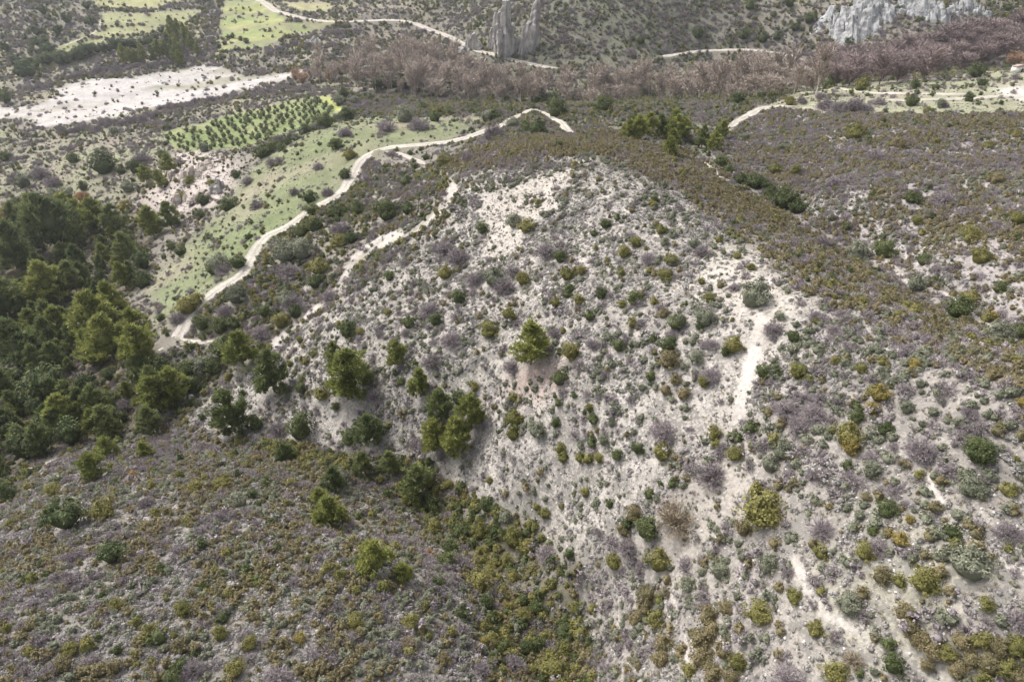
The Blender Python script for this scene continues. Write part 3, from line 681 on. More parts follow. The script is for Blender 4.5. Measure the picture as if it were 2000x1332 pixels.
def by_pixel(ents, u0=0, v0=0, sc=1.0, special=None):
    """entries (kind, x, y, width, [height]) in pixels of a crop of the photograph -> real plants standing on the ground"""
    ents = [e if len(e) > 4 else (*e, None) for e in ents]
    U = np.array([u0+e[1]/sc for e in ents]); W = np.array([e[3]/sc for e in ents])
    H = np.array([(e[4] or e[3]*(1.25 if e[0] in 'PQ' else 0.9))/sc for e in ents])
    Vc = np.array([v0+e[2]/sc for e in ents])
    x, y, z, d = at(U, Vc+0.36*H)
    for i, e in enumerate(ents):
        mpp = d[i]/F; dia = W[i]*mpp*(1.14 if e[0] in 'DOYBS' else 1.05)
        c = e[0]
        if c in 'PQ': dia *= 1.08; h = max(1.28*dia, (H[i]*mpp-0.42*dia)/0.75)
        elif c == 'E': h = dia*1.05
        else: h = dia*random.uniform(0.68, 0.88)*(1.2 if e[4] and e[4] > e[3]*1.2 else 1)
        place = where(x[i], y[i], z[i]); lab = (special or {}).get((e[1], e[2])) or size_word(c, dia)+LOOK[c]+' '+place
        put(c, x[i], y[i], z[i], dia, h, lab, (KINDNAME[c].replace('_', ' ')+'s ').replace('bushs', 'bushes')+place)
def grow(code, n, poly, size, ratio, label, group, mind=0.7, tilt=0.02, seed=0):
    """n plants of a kind over a region of ground, spaced apart"""
    r = np.random.default_rng(500+seed); P = np.array(poly, float); pts = []
    tries = 0
    while len(pts) < n and tries < 60:
        tries += 1
        u = r.uniform(P[:, 0].min(), P[:, 0].max(), n*2); v = r.uniform(P[:, 1].min(), P[:, 1].max(), n*2)
        k = inpoly(u, v, poly); x, y, z, d = at(u[k], v[k])
        nt_ = ~neartrack(x, y, 1.2)
        for a, b, c in zip(x[nt_], y[nt_], z[nt_]):
            s = r.uniform(*size); rad = s*mind
            if all((a-p[0])**2+(b-p[1])**2 > (0.5*(rad+p[3]*mind))**2 for p in pts):
                pts.append((a, b, c, s))
                if len(pts) >= n: break
    for a, b, c, s in pts:
        put(code if isinstance(code, str) and len(code) == 1 else random.choice(code), a, b, c, s, s*r.uniform(*ratio), label, group, tilt=tilt)
def row(code, pts, step, size, ratio, label, group, jit=2.0):
    P = catmull(np.array(pts, float), step)
    P = P+np.random.default_rng(len(pts)).normal(0, jit, P.shape); x, y, z, d = at(P[:, 0], P[:, 1])
    for a, b, c in zip(x, y, z):
        s = random.uniform(*size); put(random.choice(code), a, b, c, s, s*random.uniform(*ratio), label, group)

Z5 = [('D',835,30,80),('S',1010,-15,110),('O',1080,20,95),('O',625,275,98),('D',705,415,98),('O',1060,305,85,110),('D',1270,190,82),('O',1305,285,90),('O',1385,270,62),('D',1320,365,68),('O',1370,430,66),('O',1240,445,72),
('D',1495,395,75),('D',1680,415,110),('O',1610,455,55),('D',1435,515,80),('O',1670,560,70),('O',1620,160,90),('O',1690,110,75),('O',1830,40,72),('S',1845,110,62),('S',1890,215,78),('O',1850,295,90),('O',1765,265,52),
('S',1915,550,100),('O',1785,440,60),('B',1840,510,60),('D',1455,60,52),('D',1515,5,70),('O',985,510,98),('O',870,590,118),('D',1090,595,62),('O',1330,700,110,140),('S',1540,640,58),('D',1595,685,78),('D',1785,645,62),('D',1860,680,98),
('D',85,600,100),('O',150,610,52),('D',425,555,88),('D',575,540,85),('O',305,500,48),('D',315,300,62),
('P',1105,710,190,235),('P',105,890,225,260),('P',360,735,95,165),('P',490,900,110,190),('Q',605,1040,150,180),('P',775,1060,135,240),('P',565,1185,125,215),('P',695,1195,155,270),('E',700,985,95),('O',790,915,55),
('Q',205,1155,135,200),('D',95,1190,105),('P',15,740,85,155),('D',350,835,48),('D',385,885,52),('D',15,1025,55),('O',1015,1080,125),('O',1005,1170,95),('S',1135,1150,110),('D',1240,1110,68),('D',1450,1085,80),('O',1430,1030,52),('B',1470,1155,42),
('O',1270,1255,80),('O',1380,1300,82),('O',1480,1305,72),('D',1580,1285,78),('D',1700,1255,72),('O',1830,1270,125),('S',1510,1205,80),('D',1265,865,100),('B',1870,760,120),('B',1850,930,75),('B',1950,950,85),('B',1905,870,80),
('G',1190,140,140),('G',800,300,120),('G',540,470,120),('G',670,640,130),('G',555,760,125),('G',1000,790,95),('G',1450,670,95),('G',1840,1140,165),('G',230,950,110),('G',1240,610,85),('G',410,610,65),('G',1760,190,95),('G',700,180,140),('S',900,290,150),('G',960,340,140),('G',630,140,120),('G',1010,260,100)]
by_pixel(Z5, 650, 433, 2.853, {(1105,710):'bright yellow green pine standing over the red soil patch',(105,890):'broad rounded yellow green pine with a short visible trunk',(1330,700):'tall olive green shrub just beyond the red soil patch',
 (775,1060):'tall slim pine in the clump of four pines',(565,1185):'bright pine at the edge of the clump of four pines',(695,1195):'widest pine in the clump of four pines',(605,1040):'darker pine at the back of the clump of four pines'})
Z6 = [('S',490,395,185),('G',385,355,75),('G',600,580,110),('S',640,520,62),('O',370,665,112,140),('D',330,720,65),('D',60,555,100),('O',30,210,80),('D',15,285,55),('D',30,655,62),('G',200,150,115),('S',160,120,62),('O',295,95,58),('O',395,185,55),('O',475,250,55),
('S',210,520,130),('D',190,570,62),('O',250,420,75),('G',265,670,85),('S',165,745,95),('G',255,835,120),('O',205,885,75),('D',710,630,90),('D',545,830,95),('O',840,550,48),('G',940,590,105),('O',945,770,62),('O',1090,810,72),('O',1210,770,68),('O',730,820,112),('O',800,870,62),
('Y',1385,790,82),('Y',1190,940,125),('Y',1145,1030,95),('S',1340,1025,95),('D',1055,1075,90),('O',1010,1170,165),('Y',1030,1250,110),('G',675,1020,140),('G',830,1030,140),('G',740,1110,150),('O',270,1175,95),('O',375,1280,95),('D',1210,1140,90),('G',1420,1240,170),('D',1730,1240,175),('G',1690,1050,105),
('D',1860,360,92),('O',1745,180,125),('O',1695,75,105),('D',1435,205,92),('D',1210,150,130),('S',1390,335,115),('S',1060,170,135),('D',1620,470,160),('S',1830,610,150),('O',1690,410,105),('Y',1820,525,75),('D',1960,600,125),('Y',1980,1000,62),('G',1700,600,130),('G',870,100,110)]
by_pixel(Z6, 1300, 433, 2.853, {(490,395):'broad grey green bush on bare ground just below the ridge',(1190,940):'upper of two touching yellow green shrubs on the stony slope',(1145,1030):'lower of two touching yellow green shrubs on the stony slope',
 (1860,360):'single dark round shrub on bare ground across the gully'})
Z9 = [('O',530,310,250,275),('B',430,460,100),('G',255,145,175),('O',390,45,92),('T',50,370,240),('D',1225,350,122),('Y',1300,515,105),('Y',1360,415,65),('B',1115,290,65),('S',1690,215,155),('O',1905,240,105),('G',1580,130,125),('G',1435,30,155),
('O',1435,745,170),('S',1690,650,250,170),('B',1200,720,115),('O',710,840,98),('O',515,920,155),('D',1010,110,82),('S',1140,140,120),('G',1140,60,105),('O',1110,590,115),('O',830,1020,105),('B',230,940,130),('B',200,1080,150),('B',330,900,95),('B',260,1010,120),
('B',1320,930,135),('O',1780,880,95),('D',1740,30,165),('D',1240,1100,92),('D',1270,1210,130),('O',940,1250,150),('T',1050,1180,120),('G',690,1270,210),('G',870,450,155),('G',1190,560,110),('S',1010,870,150),('D',1150,470,80),
('B',1400,1070,120),('B',1480,1130,130),('O',1560,1150,110),('B',1640,1080,120),('O',1740,1080,115),('B',1850,1110,130),('O',1950,1120,120),('B',1700,1180,110),('B',1800,1220,130),('O',1900,1230,120),('B',1620,1240,120),('B',1980,1290,130),('B',1450,1220,90),('O',1780,1300,110),
('B',200,1180,130),('B',320,1130,120),('O',400,1200,120),('B',260,1260,130),('B',360,1290,110),('O',130,1240,100),('S',560,660,120),('S',120,760,110),('S',300,690,120),('S',580,100,120),('S',640,30,110),('G',1900,470,140),('G',1960,950,140),('S',430,610,90),('B',1350,1010,110)]
by_pixel(Z9, 1300, 866, 2.857, {(530,310):'biggest olive green bush, dense and domed, alone on the stony slope',(50,370):'big tan leafless bush on bare pale ground',(1435,745):'perfectly round bright olive bush among grey scrub',(255,145):'lone dark lavender leafless bush on bare white ground'})
Z8 = [('Q',480,210,155,215),('Q',180,110,110,150),('Q',320,110,110,140),('P',25,400,95,130),('P',245,650,165,175),('P',395,710,100,160),('O',1815,610,145,205),('O',1570,650,95),('D',1750,450,155),('O',1180,380,75),('O',820,470,115),('O',1000,510,115),('O',970,640,95),('O',810,750,145),('O',1000,730,82),('O',880,710,92),
('O',430,980,105),('O',130,975,105),('O',840,1010,75),('Y',840,1090,65),('D',1140,900,95),('D',1290,1030,115),('O',1380,1040,115),('O',1220,1230,165),('Y',980,900,65),('T',420,1090,105),('B',620,1190,95),('G',700,640,130),('G',1200,600,130),('G',1650,560,130),('B',1740,900,120),('B',1690,960,110),('O',1800,960,110),('B',1760,830,110),('B',1850,1090,120),('B',1820,1180,110),
('B',1620,470,90),('B',1680,380,100),('D',1640,430,90),('O',1290,1140,100),('D',640,640,120),('D',720,480,110),('N',535,605,70),('O',560,460,95),('D',660,560,110),('O',1080,560,100),('O',940,820,90),('D',860,880,100),('O',1360,900,90),('O',1060,950,95),('O',1180,1060,95),('D',1080,1130,100),('O',950,1060,100),('G',1010,1210,130),('G',830,1240,120),('D',560,330,110),('O',430,300,95),('D',860,330,90),('S',960,390,90)]
by_pixel(Z8, 650, 866, 2.857)
Z7 = [('E',390,390,215),('P',540,140,125,150),('E',640,600,150),('O',590,350,155),('O',880,390,82),('P',1850,385,150,190),('P',1790,300,90,120),('O',840,1030,95),('O',1235,1050,85),('Y',1680,1070,75),('D',960,1300,105),('D',150,745,62),('G',1080,1230,140),('G',1550,1270,150),('O',300,250,100),('O',1905,720,92),('S',1340,300,112),('N',1430,80,55),
('G',1010,580,115),('G',1640,760,85),('G',420,610,125),('O',1320,1240,115),('B',360,1220,105),('B',1010,1120,105),('O',660,890,82),('O',1030,910,105),('Y',1160,815,55),('P',620,40,110,130),('P',820,50,80,90),('O',1100,230,100),('O',1230,220,100),('G',820,320,90),('N',745,170,60),('G',180,880,110),('O',400,1130,100),('B',640,1230,110),('G',510,1190,110),('O',1400,1100,90),('S',1900,180,120),('Q',1870,200,120,160),('Q',1600,60,90,110)]
by_pixel(Z7, 0, 866, 2.857, {(390,390):'large dark rounded evergreen tree at the crest of the grey spur'})
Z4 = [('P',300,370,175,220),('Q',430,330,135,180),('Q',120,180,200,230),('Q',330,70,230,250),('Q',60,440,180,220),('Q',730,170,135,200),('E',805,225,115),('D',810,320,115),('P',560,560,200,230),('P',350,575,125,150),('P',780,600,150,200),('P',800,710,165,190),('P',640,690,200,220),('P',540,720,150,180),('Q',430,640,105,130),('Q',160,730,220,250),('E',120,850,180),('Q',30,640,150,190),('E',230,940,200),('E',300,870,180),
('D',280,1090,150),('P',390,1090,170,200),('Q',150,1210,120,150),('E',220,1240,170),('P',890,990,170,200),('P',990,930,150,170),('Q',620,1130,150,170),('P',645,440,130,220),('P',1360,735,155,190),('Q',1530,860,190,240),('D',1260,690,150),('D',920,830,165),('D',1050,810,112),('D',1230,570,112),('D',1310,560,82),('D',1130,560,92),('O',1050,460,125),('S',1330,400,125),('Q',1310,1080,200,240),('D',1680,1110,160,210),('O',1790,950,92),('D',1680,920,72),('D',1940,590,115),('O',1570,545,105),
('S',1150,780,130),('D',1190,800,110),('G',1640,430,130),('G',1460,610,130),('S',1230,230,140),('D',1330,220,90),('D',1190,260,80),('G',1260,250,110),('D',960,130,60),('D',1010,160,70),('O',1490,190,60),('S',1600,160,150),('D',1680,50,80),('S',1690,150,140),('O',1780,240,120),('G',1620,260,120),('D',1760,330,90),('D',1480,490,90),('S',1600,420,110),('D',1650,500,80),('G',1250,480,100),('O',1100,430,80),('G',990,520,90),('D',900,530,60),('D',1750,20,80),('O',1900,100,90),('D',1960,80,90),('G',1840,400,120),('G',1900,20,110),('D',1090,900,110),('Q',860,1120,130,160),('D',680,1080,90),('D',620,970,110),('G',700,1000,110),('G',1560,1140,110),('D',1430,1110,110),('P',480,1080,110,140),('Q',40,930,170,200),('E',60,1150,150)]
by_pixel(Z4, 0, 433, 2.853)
Z1 = [('D',590,905,145),('D',410,880,75),('D',760,930,85),('D',680,945,62),('G',800,870,115),('N',465,1095,75),('D',1875,800,82),('O',1955,860,82),('G',1775,920,62),('D',1930,970,72),('D',1730,1095,82),('D',1945,640,92),('G',1930,735,80),('D',1570,820,62),('D',1470,840,110),('G',1560,770,75),('S',310,1090,92),('D',465,1035,62),('D',1745,1165,82),('D',1880,1180,92),('D',1780,1245,82),('D',1685,1285,62),('G',1830,1060,75),('D',940,670,42),('S',1140,825,62),('D',910,860,72),
('D',1810,680,110),('G',1385,1000,75),('D',1320,970,60),('O',1190,1020,70),('D',1280,1130,110),('D',1140,1110,90),('D',1120,1190,70),('O',1060,1000,60),('O',1010,1090,60),('S',720,1040,80),('P',820,980,70,110),('P',950,930,75,100),('P',900,1010,70,110),('G',1000,900,70),('S',640,730,60),('D',100,1130,80),('S',380,1080,80),('G',300,1000,100),('G',230,950,110),('D',30,870,70),('S',140,1010,90),('G',90,980,90),('Y',60,1200,110),('Y',200,1160,90),('P',240,1230,150,170),('P',420,1240,160,170),('P',560,1230,130,150),('Q',660,1250,120,150),('P',860,1260,120,160),('Q',960,1220,110,150),('Y',700,1150,80),('S',480,1180,90),('G',1560,890,60),('G',1640,1060,60),('G',1520,900,80),('G',1440,1130,90),
('E',235,240,85),('E',210,180,62),('E',340,340,75),('E',490,35,55),('E',380,110,65),('E',510,125,60),('E',245,60,60),('E',40,270,60),('E',330,175,60),('E',290,285,90),('E',505,280,60),('E',450,310,80),('E',180,400,90),('E',140,400,90),('E',40,550,80),('E',385,330,80),('E',100,350,70),('E',270,340,70)]
by_pixel(Z1, 0, 0, 2.857, {(590,905):'largest dark round bush on the grass of the valley floor',(465,1095):'single bright orange bush among grey shrubs on the valley floor'})
Z2 = [('D',90,640,95),('D',65,870,0.1) if False else ('O',95,860,70),('D',20,800,70),('G',65,730,80),('D',65,970,60),('D',455,925,50),('G',190,990,80),('D',410,1005,80),('D',135,1160,100),('D',30,1180,90),('D',310,1170,140),('D',425,1155,100),('O',620,900,90),('G',750,870,80),('S',400,640,120),('D',390,630,70),('D',250,470,90),('E',290,465,75),('E',410,460,110),('S',340,450,100),('G',330,850,60),('D',520,875,50),('G',300,690,120),('G',480,680,120),('G',900,730,130),('D',900,640,90),('S',860,650,80),('D',1140,710,120),('D',1080,720,90),('S',1000,680,80),('D',1250,610,120),('D',1160,540,110),('E',1230,560,70),('D',60,520,70),('S',120,560,60),('D',215,545,50),('S',40,560,60),('D',500,600,70),('D',640,620,60),('D',570,650,80),
('P',1700,745,95,105),('P',1760,720,90,110),('Q',1820,725,85,105),('P',1900,710,95,115),('P',1950,735,80,100),('P',1650,750,75,80),('P',1890,800,75,80),('D',1720,220,60),('G',1660,280,70),('O',590,620,60),('D',1500,590,110),('D',1680,650,90)]
by_pixel(Z2, 650, 0, 2.857)
Z3 = [('P',60,735,90,105),('P',30,755,80,95),('Q',200,785,85,105),('P',310,735,70,105),('P',265,810,75,90),('P',20,835,70,75),('D',820,640,28),('D',1370,560,85),('D',1690,545,62),('O',1450,615,45),('D',1490,620,30),('D',1580,630,42),('D',1870,575,30),('G',1930,640,70),('D',1860,615,30),('D',1370,635,30),('G',1190,560,75),('G',890,570,110),('G',1050,580,120),('G',1120,590,80),('G',960,590,100),('G',870,530,70),('D',1370,1100,85),('O',610,940,85),('O',725,950,70),('D',650,740,40),('D',440,770,40),('O',1040,730,130),('D',640,830,45),('B',1300,800,80),('B',1830,1000,80),('O',1790,810,60),('O',1950,745,60),('D',490,1010,110),('D',550,1030,70),('D',420,1000,80),('D',310,900,90),('D',350,950,70),('D',650,1110,140),('D',730,1140,120),('D',570,1080,90),('O',1960,1220,90),('O',1400,1230,60),('G',1170,860,110),('G',940,1010,110),('G',1550,1090,120),('O',1690,1290,100),('D',905,465,95),('O',1085,475,90),('D',1380,475,70),('D',995,460,50),('D',1500,485,50),('D',400,550,90),('O',690,565,60),('G',760,555,60),('G',1560,585,50),('S',1530,580,60),('D',1760,460,60),('D',1720,400,110),('D',1905,375,55),('E',1015,250,60),('G',1950,425,60),('G',1380,530,50),('D',1400,515,40),('E',1340,260,30),('D',180,180,80),('D',430,190,70),('D',540,210,70),('D',620,200,60),('D',720,150,60),('D',800,100,70),('D',690,10,70),('D',470,25,70),('D',600,80,40),('E',1300,50,40),('D',1900,40,60)]
by_pixel(Z3, 1300, 0, 2.857)

# olive grove in rows, the wood in the valley, the bare poplars of the river belt
ov = at(np.array([330, 660, 400]), np.array([272, 214, 298])); A0 = np.array([ov[0][0], ov[1][0]]); A1 = np.array([ov[0][1], ov[1][1]]); A2 = np.array([ov[0][2], ov[1][2]])
e1 = (A1-A0)/np.linalg.norm(A1-A0); e2 = np.array([-e1[1], e1[0]]); e2 = -e2 if (A2-A0)@e2 < 0 else e2
gi, gj = np.meshgrid(np.arange(-6, 40), np.arange(-22, 22)); S0 = 4.5
gi = gi+0.5*(gj % 2)
ox = A0[0]+e1[0]*gi*S0*1.15+e2[0]*gj*S0; oy = A0[1]+e1[1]*gi*S0*1.15+e2[1]*gj*S0
ox = ox.ravel()+rng.normal(0, .6, ox.size); oy = oy.ravel()+rng.normal(0, .6, oy.size)
oz = hgt(ox, oy); ou, ovv, _ = project(ox, oy, oz)
keep = inpoly(ou, ovv, [(322,268),(420,240),(560,204),(612,188),(655,213),(636,236),(560,258),(470,286),(400,296),(348,300)]) & (rng.random(ox.size) < 0.93)
order = np.argsort(-ovv[keep]); kx, ky, kz = ox[keep][order], oy[keep][order], oz[keep][order]
for a, b, c in list(zip(kx, ky, kz))[:300]:
    s = random.uniform(2.4, 3.6); put('V', a, b, c, s, s*random.uniform(0.95, 1.1), 'small grey green olive tree in the planted rows of the grove', 'olive trees planted in rows')
FW = [(-90,430),(130,430),(290,450),(285,530),(235,610),(295,690),(335,770),(280,850),(140,870),(70,930),(0,1000),(-60,1000)]
grow('PQQQE', 130, FW, (2.8, 6.6), (1.1, 1.7), 'pine or evergreen crowded into the dense dark wood of the valley', 'trees of the dense valley wood', 0.55, seed=1)
PB = [(575,163),(640,140),(700,118),(790,108),(870,120),(940,155),(1050,175),(1200,172),(1350,165),(1560,160),(1600,188),(1420,197),(1300,203),(1000,205),(850,196),(745,180),(640,172)]
grow('L', 270, PB, (4.0, 9.5), (1.2, 2.5), 'tall bare pinkish poplar crowded in the belt along the river', 'bare poplars of the river belt', 0.42, 0.03, seed=2)
WB = [(1560,150),(1620,128),(1720,112),(1830,90),(1900,72),(2060,50),(2060,100),(1950,120),(1880,140),(1790,160),(1650,172),(1570,172)]
grow('W', 120, WB, (9, 14), (0.85, 1.1), 'bare purple brown tree in the wood below the grey cliffs', 'bare trees of the wood below the cliffs', 0.5, 0.04, seed=3)
grow('R', 9, [(1870,128),(1950,112),(2050,110),(2050,132),(1900,140)], (6, 9), (0.8, 1.0), 'rust coloured tree at the edge of the purple wood', 'rust trees beside the purple wood', 0.5, seed=4)
grow('R', 4, [(650,140),(700,132),(640,165)], (5, 7), (0.8, 1.0), 'rust coloured tree at the end of the poplar belt', 'rust trees at the poplar belt', 0.5, seed=5)
grow('R', 5, [(560,150),(620,150),(610,170),(560,165)], (5, 8), (0.8, 1.1), 'rust coloured tree beside the white riverbed', 'rust trees beside the riverbed', 0.5, seed=6)
row('E', [(35,145),(95,122),(158,112),(225,99),(290,86),(315,68)], 11, (6, 10), (0.9, 1.1), 'dark evergreen tree in the curving line across the far fields', 'dark tree line across the far fields')
row('PPQ', [(250,128),(285,122),(310,113),(335,106),(352,128),(340,66),(362,90),(385,105)], 9, (5, 7.5), (1.5, 2.1), 'slim yellow green tree in the clump above the riverbed', 'slim trees above the riverbed', 3)
row('DG', [(152,88),(200,57),(280,48)], 9, (2.5, 4), (0.7, 0.9), 'shrub in the hedge between the far terraced fields', 'hedge shrubs of the far fields', 1.5)
row('DG', [(170,77),(250,70),(315,63)], 9, (2.5, 4), (0.7, 0.9), 'shrub in the lower hedge of the far terraced fields', 'lower hedge shrubs of the far fields', 1.5)
row('G', [(55,178),(135,153),(225,140),(315,128),(400,118)], 8, (4, 6), (0.7, 0.9), 'grey leafless bush in the band along the far bank of the riverbed', 'bushes along the far riverbank', 3)
row('G', [(120,255),(240,243),(330,215),(430,196),(530,180),(600,176)], 8, (4, 6), (0.7, 1.0), 'grey leafless bush in the band along the near bank of the riverbed', 'bushes along the near riverbank', 3.5)
row('DS', [(520,300),(560,280),(600,262),(640,245),(668,232)], 10, (3.5, 5.5), (0.75, 0.95), 'dark shrub in the hedge between olive grove and meadow', 'hedge shrubs beside the olive grove', 2)
row('D', [(430,95),(440,78),(470,75),(490,92)], 9, (3.5, 5), (0.7, 0.9), 'dark bush in the patch within the bright terraced field', 'bushes in the terraced field', 3)
row('G', [(520,100),(560,90),(600,85),(640,72),(680,62),(720,68)], 9, (4, 6), (0.7, 0.9), 'dark grey bush along the bank below the terraced fields', 'bushes on the bank below the fields', 3)

# ------------------------------------------------------------------ labels: what each plant looks like and what grows next to it
NEAR = {'D':'dark shrub','O':'olive shrub','Y':'yellowish shrub','B':'brownish shrub','S':'grey green shrub','N':'orange bush','G':'bare bush','T':'tan bush','P':'yellow green pine','Q':'dark pine','E':'evergreen tree','V':'olive tree','L':'poplar','W':'bare tree','R':'rust tree'}
WL = {'P':'yellow green pine in the dense wood of the valley','Q':'dark pine in the dense wood of the valley','E':'lumpy evergreen tree in the dense wood of the valley'}
_pos = np.array([(w[2], w[3]) for w in WHO]); _dia = np.array([w[4] for w in WHO])
by_label = {}
for i, w in enumerate(WHO): by_label.setdefault(w[6], []).append(i)
for lab, ids in by_label.items():
    if len(ids) < 2: continue
    dm = np.median(_dia[ids]); rt = np.median([WHO[i][5]/WHO[i][4] for i in ids])
    for i in ids:
        o, code, x, y, dia, h, _, grp = WHO[i]
        base = WL[code] if grp.startswith('trees of the dense') else lab
        sh = ''
        if not base.startswith(('small', 'large')): sh = 'small ' if dia < dm*0.82 else ('broad ' if dia > dm*1.2 else '')
        if code not in 'PQLWRV': sh += 'low ' if h/dia < rt*0.95 else ('tall ' if h/dia > rt*1.08 else '')
        elif not base.startswith('tall'): sh += 'slim ' if h/dia > rt*1.12 else ('squat ' if h/dia < rt*0.88 else '')
        gap = np.hypot(_pos[:, 0]-x, _pos[:, 1]-y)-(_dia+dia)/2; gap[i] = 1e9
        nb = np.argsort(gap)[:2]; lim = 0.5*dia+0.8; tail = ''
        if gap[nb[0]] < 0.05*dia: tail = ', touching a '+NEAR[WHO[nb[0]][1]]
        elif gap[nb[0]] < lim: tail = ', next to a '+NEAR[WHO[nb[0]][1]]
        elif code not in 'VLW': tail = ', standing apart'
        if gap[nb[1]] < lim and WHO[nb[1]][1] != WHO[nb[0]][1]: tail += ' and a '+NEAR[WHO[nb[1]][1]]
        tail = tail.replace(' a o', ' an o').replace(' a e', ' an e')
        full = sh+base+tail
        if len(full.split()) > 16: full = sh+base+tail.split(' and ')[0]
        if len(full.split()) > 16: full = base+tail.split(' and ')[0]
        o['label'] = full if len(full.split()) <= 16 else base

# ------------------------------------------------------------------ rocks
def rock(name, label, u, v, wid, dep, h, mat, seed, lean=(0, 0), sharp=1.0, cat='rock', taper=0.6, sink=0.12, rot=0.0, group=None, nu=64, nv=40, jag=1.0):
    """a weathered rock standing on the ground: ribs, ledges and a broken top"""
    x, y, z, _ = at([u], [v]); vs = []; s = 1/max(wid, dep)
    for i in range(nv+1):
        t = i/nv; tb = min(t/0.86, 1.0); cap = max(0.0, (t-0.86)/0.14)
        for j in range(nu):
            a = 2*math.pi*j/nu; ca, sa = math.cos(a), math.sin(a)
            sq = 1/max(abs(ca), abs(sa))**0.6
            sky_ = 1-0.42*max(0, mnoise.noise(Vector((ca*1.7*jag+seed, sa*1.7*jag, seed*1.3)))+0.25)-0.16*abs(mnoise.noise(Vector((ca*5*jag, sa*5*jag, seed))))
            led = max(0.0, tb+0.035*math.sin(tb*19+seed+3*ca))
            rr = (1-taper*led**sharp)*sq
            P = Vector((ca*wid*rr*s*2.6+seed*3.1, sa*dep*rr*s*2.6, tb*h*s*1.5))
            n1 = mnoise.fractal(P, 0.9, 2.1, 6); n2 = abs(mnoise.noise(Vector((P.x*2.3, P.y*2.3, P.z*0.5+seed)))); n3 = mnoise.noise(P*5.0)
            k = (1+0.26*n1-0.42*n2+0.07*n3)*(1-cap)+0.0
            zt = h*sky_*(tb+cap*0.05*n1)
            vs.append((ca*wid/2*rr*k+lean[0]*zt, sa*dep/2*rr*k+lean[1]*zt, zt-sink*h))
    fs = [(i*nu+j, i*nu+(j+1) % nu, (i+1)*nu+(j+1) % nu, (i+1)*nu+j) for i in range(nv) for j in range(nu)]
    o = link(name, mesh_from(name, vs, fs, mat)); o.location = (x[0], y[0], z[0]); o.rotation_euler = (0, 0, rot)
    return tag(o, label, cat, group)
def crag(name, label, u, v, wid, dep, h, mat, seed, n=16, lean=(0, 0), peak=1.0, cw=(0.16, 0.34), cat='rock', rot=0.0, sink=0.16):
    """fractured rock: a cluster of split, broken-topped columns and blocks"""
    x, y, z, _ = at([u], [v]); r = np.random.default_rng(seed); vs, fs = [], []; o_ = 0
    for k in range(n):
        a = r.uniform(0, 6.28); q = math.sqrt(r.random()) if k else 0.0
        cx_, cy_ = q*math.cos(a)*wid*0.40, q*math.sin(a)*dep*0.40
        hh = h*(1-peak*0.75*q**1.4)*r.uniform(0.62, 1.0) if k else h
        w = wid*r.uniform(*cw)*(0.8 if k else 1.0); m = r.integers(5, 8); nr_ = max(4, int(hh/2.2)); ph = r.uniform(0, 6.28)
        ra = w*0.5*r.uniform(0.75, 1.25, m); tilt = r.normal(0, 0.35, 2); tx, ty = r.normal(0, 0.05, 2)
        for i_ in range(nr_+1):
            t = i_/nr_; sh = 1.12-0.30*t**1.5+r.normal(0, 0.05); jx, jy = r.normal(0, 0.03*w, 2)
            for j_ in range(m):
                b = ph+6.283*j_/m; rr = ra[j_]*sh*r.uniform(0.90, 1.08)*(0.72 if i_ == nr_ else 1)
                dx, dy = rr*math.cos(b), rr*math.sin(b)
                zz = hh*t+(dx*tilt[0]+dy*tilt[1])*t
                vs.append((cx_+dx+jx+(lean[0]+tx)*zz, cy_+dy+jy+(lean[1]+ty)*zz, zz-sink*h))
        for i_ in range(nr_):
            for j_ in range(m): fs.append((o_+i_*m+j_, o_+i_*m+(j_+1) % m, o_+(i_+1)*m+(j_+1) % m, o_+(i_+1)*m+j_))
        vs.append((cx_+(lean[0]+tx)*hh, cy_+(lean[1]+ty)*hh, hh*1.02-sink*h)); top = o_+nr_*m
        for j_ in range(m): fs.append((top+j_, top+(j_+1) % m, len(vs)-1, len(vs)-1))
        o_ = len(vs)
    me = bpy.data.meshes.new(name); me.from_pydata(vs, [], [f_ if f_[2] != f_[3] else f_[:3] for f_ in fs]); me.materials.append(mat); me.update()
    o = link(name, me); o.location = (x[0], y[0], z[0]); o.rotation_euler = (0, 0, rot)
    return tag(o, label, cat)
crag('rock_pinnacle', 'tallest grey limestone pinnacle standing beside the pale road', 986, 109, 14, 10, 40, M['rock'], 1, 22, (0.0,0.03), 0.50, (0.38, 0.60))
crag('rock_pinnacle', 'slanted grey limestone pinnacle with a pointed top', 1026, 94, 15, 9, 35, M['rock'], 2, 24, (0.22,0.05), 0.75, (0.30, 0.48))
crag('rock_pinnacle', 'narrow low rock fin against the tallest pinnacle', 961, 86, 7, 5, 23, M['rock'], 3, 12, (0.12,0.05), 0.7, (0.36, 0.55))
crag('boulder', 'low jagged grey outcrop beside the bend of the pale road', 922, 97, 20, 9, 12, M['rock'], 4, 30, (0.05,0.1), 1.0, (0.14, 0.30))
crag('cliff', 'large pale grey cliff face above the purple wood', 1708, 68, 56, 24, 40, M['rockpale'], 5, 150, (0.1,0.75), 0.6, (0.07, 0.20), sink=0.36)
crag('cliff', 'rounded pale cliff buttress at the end of the cliff line', 1805, 38, 46, 20, 26, M['rockpale'], 6, 120, (0.05,0.7), 0.6, (0.07, 0.18), sink=0.36)
crag('cliff', 'broken pale rock ledges above the purple wood', 1890, 26, 44, 16, 14, M['rockpale'], 7, 80, (0,0.6), 0.8, (0.05, 0.14), sink=0.36)
crag('rock_outcrop', 'pale broken rocks on the bank below the terraced fields', 612, 86, 20, 8, 6, M['rock'], 15, 26, (0,0.3), 0.8, (0.1, 0.22))
